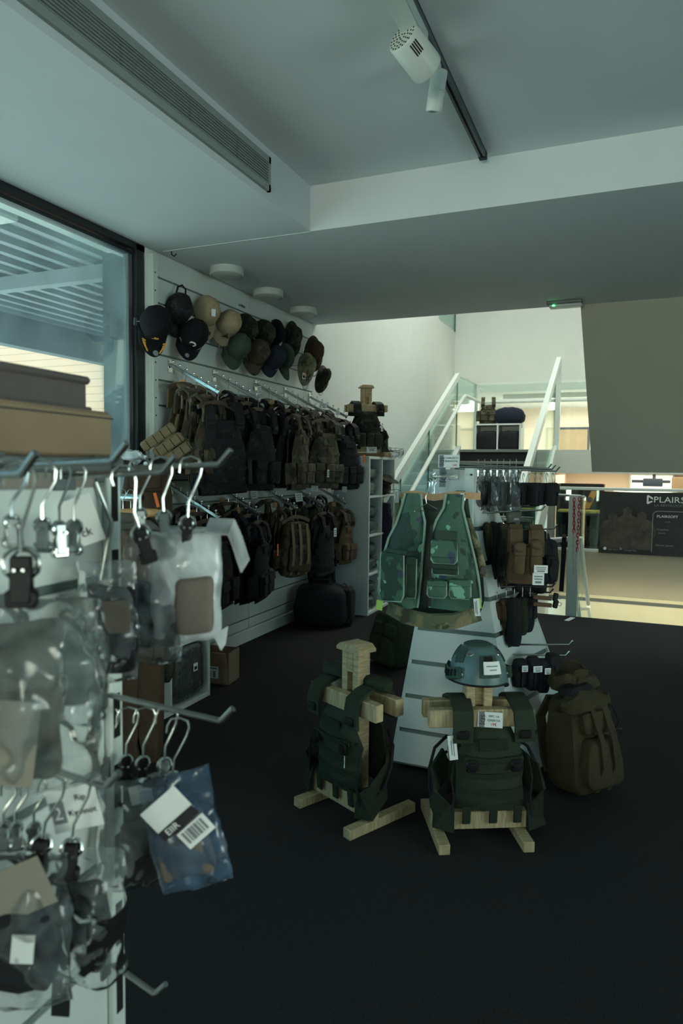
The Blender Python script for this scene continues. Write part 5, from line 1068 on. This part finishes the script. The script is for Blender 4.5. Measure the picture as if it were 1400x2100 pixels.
# ================================================================== FLOOR BAGS
t = make_pack('hiking_backpack', 'large olive brown rucksack standing open right of the helmet stand', 'olive_brown', 'olive_brown', .25, .44, .22, 14, 2); t.matrix_basis = TR(*(pZ(1168, 1632, 0)+Vector((0, .12, .48)))) @ RZ(R(48)) @ RX(R(-9))
for ch in list(t.children): pass
part('lid', MB().add(pillow(.22, .20, .09, .6, 22, 12, .04, 5), TR(.03, .05, .03) @ RX(.35)), 'olive_brown', t); part('folded_collar', MB().add(pillow(.27, .13, .09, .6, 22, 10, .045, 15), TR(-.02, -.06, -.06) @ RX(-.2)), 'olive_brown', t); part('open_mouth', MB().add(pillow(.18, .10, .05, .7, 16, 8, .02, 8), TR(-.03, -.04, -.01)), 'black', t)
part('side_strap', MB().add(strip([(.17, 0, -.1), (.19, -.03, -.25), (.17, -.02, -.4)], .03, .008, (0, 1, 0))), 'coyote', t); part('cord_tail', MB().tube([(.17, .02, -.08), (.24, .02, -.12), (.26, .0, -.2), (.22, 0, -.24)], .004, 6), 'black', t)
part('strap_buckle', MB().box(.05, .014, .03, (.22, -.03, -.24), b=.004), 'black_plastic', t)
t = make_pack('green_backpack', 'dark green pack standing on the floor behind the left stand', 'olive', 'olive_web', .30, .40, .2, 24, 1); p = pZ(800, 1372, 0); t.matrix_basis = TR(p.x, p.y+.1, .43) @ RZ(R(-20)) @ RY(.12)
p = pZ(640, 1292, 0); t = thing('duffel_bag', 'black duffel bag on the floor under the vest wall corner', 'bag', TR(p.x-.02, p.y+.25, .19) @ RZ(.35)); part('body', MB().add(pillow(.5, .42, .38, .45, 22, 14, .02, 9)), 'black', t); part('handle', MB().add(strip([(-.12, 0, .17), (-.08, 0, .24), (.08, 0, .24), (.12, 0, .17)], .03, .008, (0, 1, 0))), 'black', t)
p = pZ(690, 1285, 0); t = thing('black_case', 'upright black bag leaning on the bookcase side', 'bag', TR(p.x+.02, p.y+.12, .18) @ RZ(.2)); part('body', MB().add(pillow(.2, .22, .36, .3, 16, 12, .01, 11)), 'black', t); part('strap', MB().add(strip([(-.06, 0, .16), (0, 0, .22), (.06, 0, .16)], .03, .006, (0, 1, 0))), 'black', t)
t = make_pack('dark_backpack', 'long black pack hanging low in the corner below the coyote vests', 'black', 'black', .22, .42, .15, 31, 1); t.matrix_basis = TR(-2.80, 6.22, .72) @ RZ(math.pi/2)
# ================================================================== LOW SHELF, CLOTHES RAIL AND PACKS BY THE WINDOW
cube_case('window_shelf', 'low white cube shelf along the window with wrapped camouflage bundle', -2.88, -2.49, 2.17, 4, 0, 2, cell=.392)
t = thing('wrapped_bundle', 'camouflage bundle in clear wrap filling the end shelf cell', 'bundle', TR(-2.65, 3.56, .215)); part('contents', MB().add(pillow(.30, .30, .34, .3, 16, 12, .01, 5)), 'camo_dark', t); part('wrap', MB().add(pillow(.33, .345, .365, .35, 20, 14, .012, 8)), 'clear', t); part('barcode_label', MB().box(.002, .045, .05, (.168, .03, .02)), 'paper', t, False); part('print_line', MB().box(.001, .03, .02, (.1695, .03, .015)), 'ink', t, False)
t = thing('wrapped_bundle', 'grey bundle in clear wrap in the upper end shelf cell', 'bundle', TR(-2.65, 3.56, .56)); part('contents', MB().add(pillow(.30, .30, .24, .3, 16, 12, .01, 6)), 'greycloth', t); part('wrap', MB().add(pillow(.33, .345, .27, .35, 20, 14, .012, 9)), 'clear', t)
bxp = pZ(442, 1402, 0); t = thing('open_carton', 'open cardboard carton with raised flap behind the window shelf', 'box', TR(bxp.x-.02, bxp.y+.08, 0) @ RZ(.12))
k = MB()
k.span(-.11, .11, -.09, -.085, 0, .22).span(-.11, .11, .085, .09, 0, .22).span(-.11, -.105, -.09, .09, 0, .22).span(.105, .11, -.09, .09, 0, .22).span(-.11, .11, -.09, .09, 0, .005); part('carton_body', k, 'card', t, False)
part('flap', MB().box(.22, .004, .13, (0, -.115, .175), RX(.45)), 'card', t, False); part('shipping_label', MB().box(.09, .002, .1, (-.01, -.0915, .09)), 'paper', t, False); part('print_line', MB().box(.07, .001, .01, (-.01, -.093, .11)).box(.02, .001, .045, (-.03, -.093, .07)).box(.02, .001, .045, (.005, -.093, .07)), 'inkgrey', t, False)
# clothes rail
Yr = 2.75; e = pY(290, 1021, Yr); w_ = pY(180, 1021, Yr)
cr = thing('clothes_rail', 'chrome clothes rail with dark garments beside the window', 'clothes rail', I4)
part('bar', MB().tube([(-2.45, Yr, e.z), (e.x, Yr, e.z)], .018, 14), 'chrome', cr); part('post', MB().tube([(-2.43, Yr, 0), (-2.43, Yr, e.z)], .014, 10), 'chrome', cr); part('foot', MB().box(.06, .5, .03, (-2.43, Yr, .015), b=.004), 'chrome', cr); part('bar_end_cap', MB().cyl((e.x-.002, Yr, e.z), (e.x+.004, Yr, e.z), .019, 14), 'black_plastic', cr)
def trousers(label, u0, v0, u1, v1, Y, m, seed):
    c_ = pY((u0+u1)/2, (v0+v1)/2, Y); k = pxw(c_); w, h = (u1-u0)*k, (v1-v0)*k; t = thing('hanging_trousers', label, 'trousers', TR(*c_) @ FR, 'trousers on the clothes rail')
    for s in (-1, 1): part('leg', MB().add(pillow(w*.54, .12, h, .38, 14, 14, .01, seed+s), TR(s*w*.24, 0, 0)), m, t)
    part('cargo_pocket', MB().add(pillow(w*.4, .05, h*.28, .3, 12, 8, .006, seed), TR(w*.2, -.06, .1)), m, t); return t
trousers('brown cargo trousers hanging from the clothes rail in front', 246, 1085, 332, 1565, 2.65, 'brown', 3)
trousers('dark trousers hanging just behind the brown pair', 300, 1110, 356, 1400, 2.9, 'camo_dark', 7)
for i, (u, Y, m) in enumerate(((252, 2.70, 'beige'), (268, 2.78, 'black'))):
    p = pY(u, 1012, Y); t = thing('rail_hanger', 'pale shouldered hanger on the clothes rail, %s' % ('left one', 'right one')[i], 'hanger', TR(*p) @ RZ(1.0), 'hangers on the clothes rail')
    part('hook', MB().tube([(-.02, 0, -.005), (-.012, 0, .014), (0, 0, .02), (.014, 0, .012), (.016, 0, -.004), (0, 0, -.03), (0, 0, -.08)], .0025, 6), 'chrome', t); part('bar', MB().add(pillow(.34, .04, .05, .8, 16, 8), TR(0, 0, -.10)), 'hanger_wood', t)
    t2 = thing('rail_jacket', 'dark jacket on the clothes rail, %s of two' % ('left', 'right')[i], 'jacket', TR(*p) @ RZ(1.0), 'jackets on the clothes rail'); part('body', MB().add(pillow(.40, .10, .55, .5, 18, 14, .014, i+5), TR(0, 0, -.40)), ('greycloth', 'black')[i], t2); part('collar', MB().add(pillow(.14, .09, .06, .7, 14, 8, .008, i), TR(0, 0, -.12)), ('greycloth', 'black')[i], t2)
bp = make_pack('brown_backpack', 'brown backpack with orange tag standing above the window shelf', 'brown', 'coyote', .28, .38, .14, 41, 0); p = pY(300, 945, 3.55); bp.matrix_basis = TR(*p) @ RZ(R(32)); part('orange_tag', MB().box(.018, .003, .09, (.075, -.15, -.24), RY(-.25)), 'orange', bp, False)
q = p + Vector((0, 0, -.415)); solid('shelf_riser', MB().span(-2.87, -2.45, q.y-.2, q.y+.16, q.z-.025, q.z, .003).span(-2.87, -2.85, q.y-.2, q.y+.16, .815, q.z).span(-2.87, -2.52, q.y+.12, q.y+.14, .815, q.z), 'slat', 'white raised board on the window shelf carrying the brown backpack', 'shelf')
p = pY(277, 948, 3.5); solid('white_carrier_bag', MB().add(pillow(.15, .1, .10, .7, 18, 10, .03, 4), TR(*(p+Vector((0, -.02, .03))))), 'film_white', 'crumpled white plastic bag lying on top of the brown backpack', 'bag')
p = pY(310, 955, 3.52); t = thing('badge_cap', 'black cap with small white letter badge behind the white plastic bag', 'cap', TR(*p) @ FR); part('crown', MB().add(pillow(.14, .13, .09, .8, 16, 10, .003)), 'black_cotton', t); part('white_badge', MB().add(lathevf([(.009, 0), (.014, 0), (.014, .003), (.009, .003)], 14), TR(-.015, -.066, .012) @ RX(math.pi/2)), 'white_ink', t)
p = pY(252, 956, 3.42); solid('dark_pouch', MB().add(pillow(.11, .1, .08, .5, 14, 10, .01, 2), TR(*p)), 'camo_dark', 'dark pouch lying left of the white plastic bag', 'pouch')
# ================================================================== FOREGROUND GONDOLA RACK (left)
GX, GE = -.85, .985
gr = thing('gondola_rack', 'white slatted gondola rack in the left foreground carrying bagged goods', 'rack', I4)
for k in range(9):
    z1 = 1.462-.1715*k; z0 = z1-.155
    if z1 > .1: part('slat', MB().span(GX-.016, GX, -.7, GE-.035, max(z0, .06), z1, .002), 'slat', gr, False)
part('groove_liner', MB().span(GX-.02, GX-.012, -.7, GE-.035, .06, 1.462), 'groove', gr, False)
part('end_post', MB().span(GX-.05, GX+.012, GE-.033, GE, 0, 1.485, .003), 'white_metal', gr)
sb = MB()
for i in range(11): sb.span(GX+.0115, GX+.0135, GE-.026, GE-.010, .10+.13*i, .18+.13*i)
part('slotted_strip', sb, 'dark', gr, False)['kind'] = 'stuff'
part('end_panel', MB().span(-1.33, GX-.05, GE-.02, GE-.004, 0, 1.485), 'slat', gr, False)
part('top_shelf', MB().span(-1.36, GX+.02, -.7, GE, 1.487, 1.512, .003), 'grey_metal', gr); part('plinth', MB().span(-1.33, GX, -.7, GE-.03, 0, .06), 'grey_metal', gr, False); part('back_panel', MB().span(-1.35, -1.33, -.7, GE, 0, 1.487), 'slat', gr, False)
# boxes on top of the rack
q = [pY(195, 918, .93), pY(195, 828, .93)]; hx = q[0].x; hb_ = 1.512
t = thing('cardboard_box', 'shallow brown cardboard box on top of the foreground rack', 'box', I4)
part('box_body', MB().box(.46, .30, .082, (hx-.236, .83, hb_+.041), RZ(.06), .007), 'card', t); part('lid_seam', MB().box(.462, .302, .003, (hx-.236, .83, hb_+.070), RZ(.06), .001), 'tape', t)
q = pY(147, 800, .93); t = thing('grey_box', 'grey lidded box lying on the brown cardboard box', 'box', TR(q.x-.175, .85, hb_+.083) @ RZ(.05))
part('tray', MB().box(.34, .24, .050, (0, 0, .026), b=.003), 'card_grey', t); part('lid', MB().box(.355, .25, .014, (0, 0, .055), b=.005), 'card_grey', t); part('base_rim', MB().box(.355, .25, .008, (0, 0, .004), b=.002), 'card_grey', t); part('tape_strip', MB().box(.012, .002, .034, (.075, -.121, .026)), 'tape', t, False)
PR = {}
def prong(key, Y, v0, u1, v1, label):
    b_ = pY(u1, v1, Y); t_ = thing('prong_hook', label, 'hook', I4, 'prong hooks on the foreground rack')
    a = Vector((GX-.004, Y, b_.z + (-.004 if v0 == 0 else v0)))
    part('wire', MB().tube([a, b_, b_+Vector((.006, 0, .003)), b_+Vector((.026, 0, .024))], [.005, .005, .005, .0052], 10), 'steel', t_); part('plate', MB().box(.006, .05, .045, (GX+.003, Y, a.z), b=.002), 'steel', t_)
    PR[key] = (a, b_); return t_
prong('A1', .955, -.01, 445, 953, 'upper far prong hook holding the white plastic bag')
prong('B1', .72, -.01, 228, 946, 'upper middle prong hook under the cardboard box')
prong('C1', .58, -.01, 40, 972, 'upper near prong hook at the left edge')
prong('A2', .955, .012, 450, 1478, 'middle row far prong hook with four wire hangers')
prong('B2', .73, .012, 214, 1612, 'middle row near prong hook with the handwritten tag')
prong('A3', .955, .03, 315, 2036, 'lowest far prong hook, empty at its tip')
prong('D1', .86, -.01, 330, 968, 'upper prong hook between the far and middle ones')
solid('rack_brace', MB().tube([Vector((GX+.004, .93, 1.47)), Vector((GX+.02, .95, 1.40)), Vector((GX+.005, .94, 1.30))], .004, 8), 'steel', 'bent steel wire brace beside the rack end post', 'brace')
CLN = [0]
def fg_hanger(u, vrod, Y, vclip, label, yaw=.0, jaw='black_plastic', sc=1., lean=0., big=1.):
    """wire hook with spring clip; the hook bears on the rod, the jaw ends at vclip"""
    p = pY(u, vrod, Y); e = pY(u, vclip, Y); L = max(.07, p.z-e.z)
    t = thing('clip_hanger', label, 'hanger', TR(*p) @ FR @ RZ(yaw) @ RY(lean), 'clip hangers on the foreground rack')
    r = .018; pts = [(-r*1.0, 0, -.012), (-r, 0, 0), (-r*.75, 0, r*.6), (0, 0, r*.85), (r*.75, 0, r*.6), (r, 0, 0), (r*.9, 0, -.014), (r*.3, 0, -L*.32), (0, 0, -L*.42), (0, 0, -L*.60)]
    part('hook', MB().tube(pts, .0021, 8), 'chrome', t)
    zc = -L*.68; k = L*.16*big
    part('spring', MB().tube([(k*.55*math.cos(a), .004*math.sin(a*1.5), zc+k*.55*math.sin(a)) for a in [i*math.pi/6 for i in range(12)]], .0028, 6, True).tube([(k*.4*math.cos(a), .01, zc+k*.4*math.sin(a)) for a in [i*math.pi/6 for i in range(12)]], .002, 6, True), 'chrome', t)
    for s in (-1, 1): part('clip_arm', MB().add(cbox(.016*big, .004, L*.36, .0018), TR(0, s*.006, -L*.80) @ RX(s*.10)), 'steel' if jaw != 'black_plastic' else jaw, t)
    part('rivets', MB().cyl((-.005, -.012, -L*.72), (-.005, .012, -L*.72), .002, 8).cyl((.005, -.012, -L*.72), (.005, .012, -L*.72), .002, 8), 'chrome', t)['kind'] = 'stuff'
    part('jaw', MB().box(.024*big, .016, L*.14, (0, 0, -L*.95), b=.003), jaw, t)
    return t
def fg_bag(name, label, cat, box, Y, film_, contents, yaw=0., thick=.03, roll=0., seed=0, group='bagged goods on the foreground rack', wr=.008, labels=(), cwr=.011):
    u0, v0, u1, v1 = box; c_ = pY((u0+u1)/2, (v0+v1)/2, Y); k = pxw(c_); w, h = (u1-u0)*k, (v1-v0)*k
    t = thing(name, label, cat, TR(*c_) @ FR @ RZ(yaw) @ RY(roll), group)
    fx = lambda p: Vector((p.x, p.y*(1-.75*max(0, p.z/(h*.5))), p.z))
    part('bag_film', MB().add(sheet(w, h, thick*1.9, wr, seed, 40, 40, .35)), film_, t)
    for i, (n_, b_, m, d) in enumerate(contents):
        cx, cz = ((b_[0]+b_[2])/2-(u0+u1)/2)*k, -((b_[1]+b_[3])/2-(v0+v1)/2)*k
        part(n_, MB().add(pillow((b_[2]-b_[0])*k, d*.72, (b_[3]-b_[1])*k, .26, 28, 18, cwr, seed+i*3), TR(cx, .004*i-.002, cz)), m, t)
    for (n_, b_, m, dy, rr) in labels:
        cx, cz = ((b_[0]+b_[2])/2-(u0+u1)/2)*k, -((b_[1]+b_[3])/2-(v0+v1)/2)*k
        part(n_, MB().box((b_[2]-b_[0])*k, .0012, (b_[3]-b_[1])*k), m, t, False, mtx=TR(cx, -dy, cz) @ RY(rr))
    return t
# --- top row
fg_hanger(391, 956, .955, 1130, 'rightmost wire hanger of the top row, clipped to the white bag', .2, lean=.06)
wb = fg_bag('white_bag', 'white poly bag with grey cloth inside hanging far right of the rack', 'bag', (310, 1090, 452, 1310), .955, 'film_white', [('folded_cloth', (362, 1180, 438, 1295), 'pinkgrey', .085), ('grey_insert', (318, 1185, 372, 1290), 'greycloth', .036)], yaw=.12, seed=3, thick=.03, wr=.006, cwr=.004)
k = pxw(pY(430, 1140, .955)); part('folded_corner', MB().add(strip([(.035, 0, .10), (.075, -.004, .098), (.086, .004, .07), (.098, .012, .03)], .055, .003, (.2, 1, .4))), 'film_white', wb); part('bottom_corner', MB().add(prism([(.045, -.085), (.07, -.07), (.066, -.10), (.058, -.112)], -.004, .004, 'y')), 'film_white', wb)
fg_hanger(330, 956, .94, 1110, 'second wire hanger from the right in the top row', .3, lean=-.05, jaw='chrome'); fg_hanger(286, 958, .93, 1100, 'third wire hanger from the right in the top row', .5, jaw='chrome')
fg_bag('clear_bag', 'crinkled clear bag with dark blue contents left of the white bag', 'bag', (238, 1090, 382, 1350), .93, 'clear', [('dark_item', (262, 1190, 330, 1330), 'navy', .03), ('grey_item', (310, 1200, 372, 1320), 'greycloth', .03)], yaw=-.1, seed=11, wr=.014, roll=.08)
fg_hanger(252, 975, .86, 1160, 'slanted black clip hanger above the two tone pouch', .4, lean=-.28, big=1.15)
fg_bag('pouch_bag', 'clear bag holding a black pouch with grey flap', 'bag', (160, 1150, 280, 1395), .86, 'clear', [('black_pouch', (175, 1200, 275, 1382), 'black', .04)], yaw=.05, seed=17, wr=.012, labels=(('grey_flap', (190, 1225, 276, 1290), 'pinkgrey', .030, -.03),))
fg_hanger(40, 975, .60, 1240, 'large near clip hanger with broad black jaw at the left', .15, big=1.5)
fg_bag('near_bag', 'big near clear bag with pale card and olive cloth at the left edge', 'bag', (-60, 1225, 200, 1610), .66, 'clear_dim', [('olive_cloth', (-40, 1270, 120, 1410), 'greycloth', .035), ('brown_cloth', (-40, 1400, 120, 1600), 'brown', .04)], yaw=.1, seed=23, thick=.05, wr=.016, labels=(('pale_card', (-5, 1418, 92, 1590), 'kraft', .036, .12),))
fg_bag('clear_bag', 'empty looking clear bag right of the big near bag', 'bag', (120, 1230, 215, 1480), .74, 'clear', [('grey_item', (130, 1290, 200, 1440), 'greygreen', .03)], yaw=.3, seed=29, wr=.016)
for i, (u, Y, vc) in enumerate(((150, .80, 1135), (85, .70, 1130), (22, .60, 1120), (120, .76, 1140))): fg_hanger(u, 966, Y, vc, 'wire hanger behind the front bags of the top row, %s' % ('rightmost', 'third from left', 'leftmost', 'second from right')[i], .2+.2*i, jaw='chrome')
p = pY(150, 1075, .86); t = thing('header_card', 'tilted white header card with black letters on the rack', 'card', TR(*p) @ FR @ RY(-.35) @ RX(-.1), 'cards on the foreground rack'); part('board', MB().box(.085, .0015, .08), 'paper', t, False); lettering('ck', .02, 'ink', t, TR(.008, -.0015, -.026) @ RX(math.pi/2))
# --- middle row
for i, (u, vc) in enumerate(((222, 1600), (262, 1605), (297, 1610), (342, 1615))): fg_hanger(u, 1468, .955, vc, 'wire hanger on the middle far prong, %s from the left' % ORD[i], .25, jaw=('chrome', 'black_plastic', 'black_plastic', 'chrome')[i], lean=.05)
fg_hanger(366, 1490, .95, 1648, 'black clip hanger gripping the blue bag label', .1, lean=.12)
bl_ = fg_bag('blue_bag', 'blue tinted bag with white barcode label hanging on the middle prong', 'bag', (305, 1578, 452, 1822), .95, 'film_blue', [('crumpled_cloth', (318, 1670, 420, 1795), 'pinkgrey', .05)], yaw=.1, seed=37, roll=-.22, wr=.010, thick=.028)
lbm = TR(-.012, -.036, .055) @ RY(-.50)
o = part('label_card', MB().box(.072, .0012, .05), 'paper', bl_, False, mtx=lbm); part('black_band', MB().box(.072, .0012, .018, (0, -.0008, -.028)), 'ink', o, False)
lettering('EIIR', .016, 'paper', o, TR(-.026, -.0018, -.033) @ RX(math.pi/2), align='LEFT')
o = part('barcode_label', MB().box(.055, .0012, .034), 'paper', bl_, False, mtx=lbm @ TR(.012, -.001, -.058)); bcs = MB()
for i, w_ in enumerate((.004, .002, .006, .003, .005, .002, .004)): bcs.box(w_, .001, .022, (-.019+.0062*i, -.0012, .002))
part('barcode_bars', bcs, 'inkgrey', o, False)['kind'] = 'stuff'
fg_bag('clear_bag', 'cloudy clear bag with dark crumpled cloth behind the blue bag', 'bag', (205, 1590, 330, 1815), .94, 'clear_dim', [('dark_cloth', (245, 1690, 330, 1805), 'card_grey', .04)], yaw=.2, seed=41, wr=.014, labels=(('pale_header', (268, 1602, 312, 1640), 'paper', .012, -.2),))
p = pY(152, 1655, .76); t = thing('handwritten_tag', 'white tag with black logo block and blue handwriting', 'tag', TR(*p) @ FR @ RY(-.22) @ RX(.05), 'cards on the foreground rack'); part('board', MB().box(.074, .0015, .07), 'paper', t, False); part('logo_block', MB().box(.020, .001, .034, (-.024, -.0012, -.004)), 'inkgrey', t, False)
lettering('2', .028, 'paper', t, TR(-.032, -.0019, -.014) @ RX(math.pi/2)); lettering('Rip', .013, 'navy', t, TR(.004, -.0015, .010) @ RX(math.pi/2)); lettering('Kymnot', .013, 'navy', t, TR(-.010, -.0015, -.012) @ RX(math.pi/2)); part('cord', MB().tube([(.0, 0, .035), (-.006, .01, .05), (-.012, .02, .058)], .0012, 5), 'white_metal', t)
fg_hanger(158, 1612, .74, 1800, 'black clip hanger in the lower foreground, right of two', .15, lean=.1, big=1.2); fg_hanger(106, 1612, .72, 1790, 'black clip hanger in the lower foreground, left of two', .1, lean=.18, big=1.2)
for i, (u, Y) in enumerate(((68, .74), (30, .70), (5, .66))): fg_hanger(u, 1612, Y, 1740, 'wire hanger at the lower left edge, %s from the left' % ('third', 'second', 'first')[i], .3, jaw='chrome')
fg_bag('clear_bag', 'shiny clear bag with black holster low on the rack', 'bag', (120, 1740, 255, 2010), .78, 'clear', [('black_item', (110, 1800, 215, 1990), 'black', .04)], yaw=.1, seed=47, wr=.016)
t = fg_bag('card_bag', 'clear bag with cream header card over black gear at lower left', 'bag', (-40, 1745, 140, 2060), .70, 'clear', [('black_gear', (-30, 1850, 110, 2030), 'black', .045), ('olive_strap', (40, 1900, 100, 2030), 'coyote', .03)], yaw=.1, seed=53, wr=.012, labels=(('cream_card', (-35, 1758, 112, 1862), 'kraft', .020, -.38), ('pale_tag', (38, 1890, 82, 1950), 'paper', .028, .1)))
c_ = pY(128, 2020, .78); t = thing('hanging_strap_end', 'black strap end dangling below the shiny clear bag', 'strap', TR(*c_) @ FR); part('webbing', MB().add(strip([(.0, 0, .06), (.0, -.004, 0), (-.004, 0, -.05)], .028, .004, (1, 0, 0))), 'black', t)
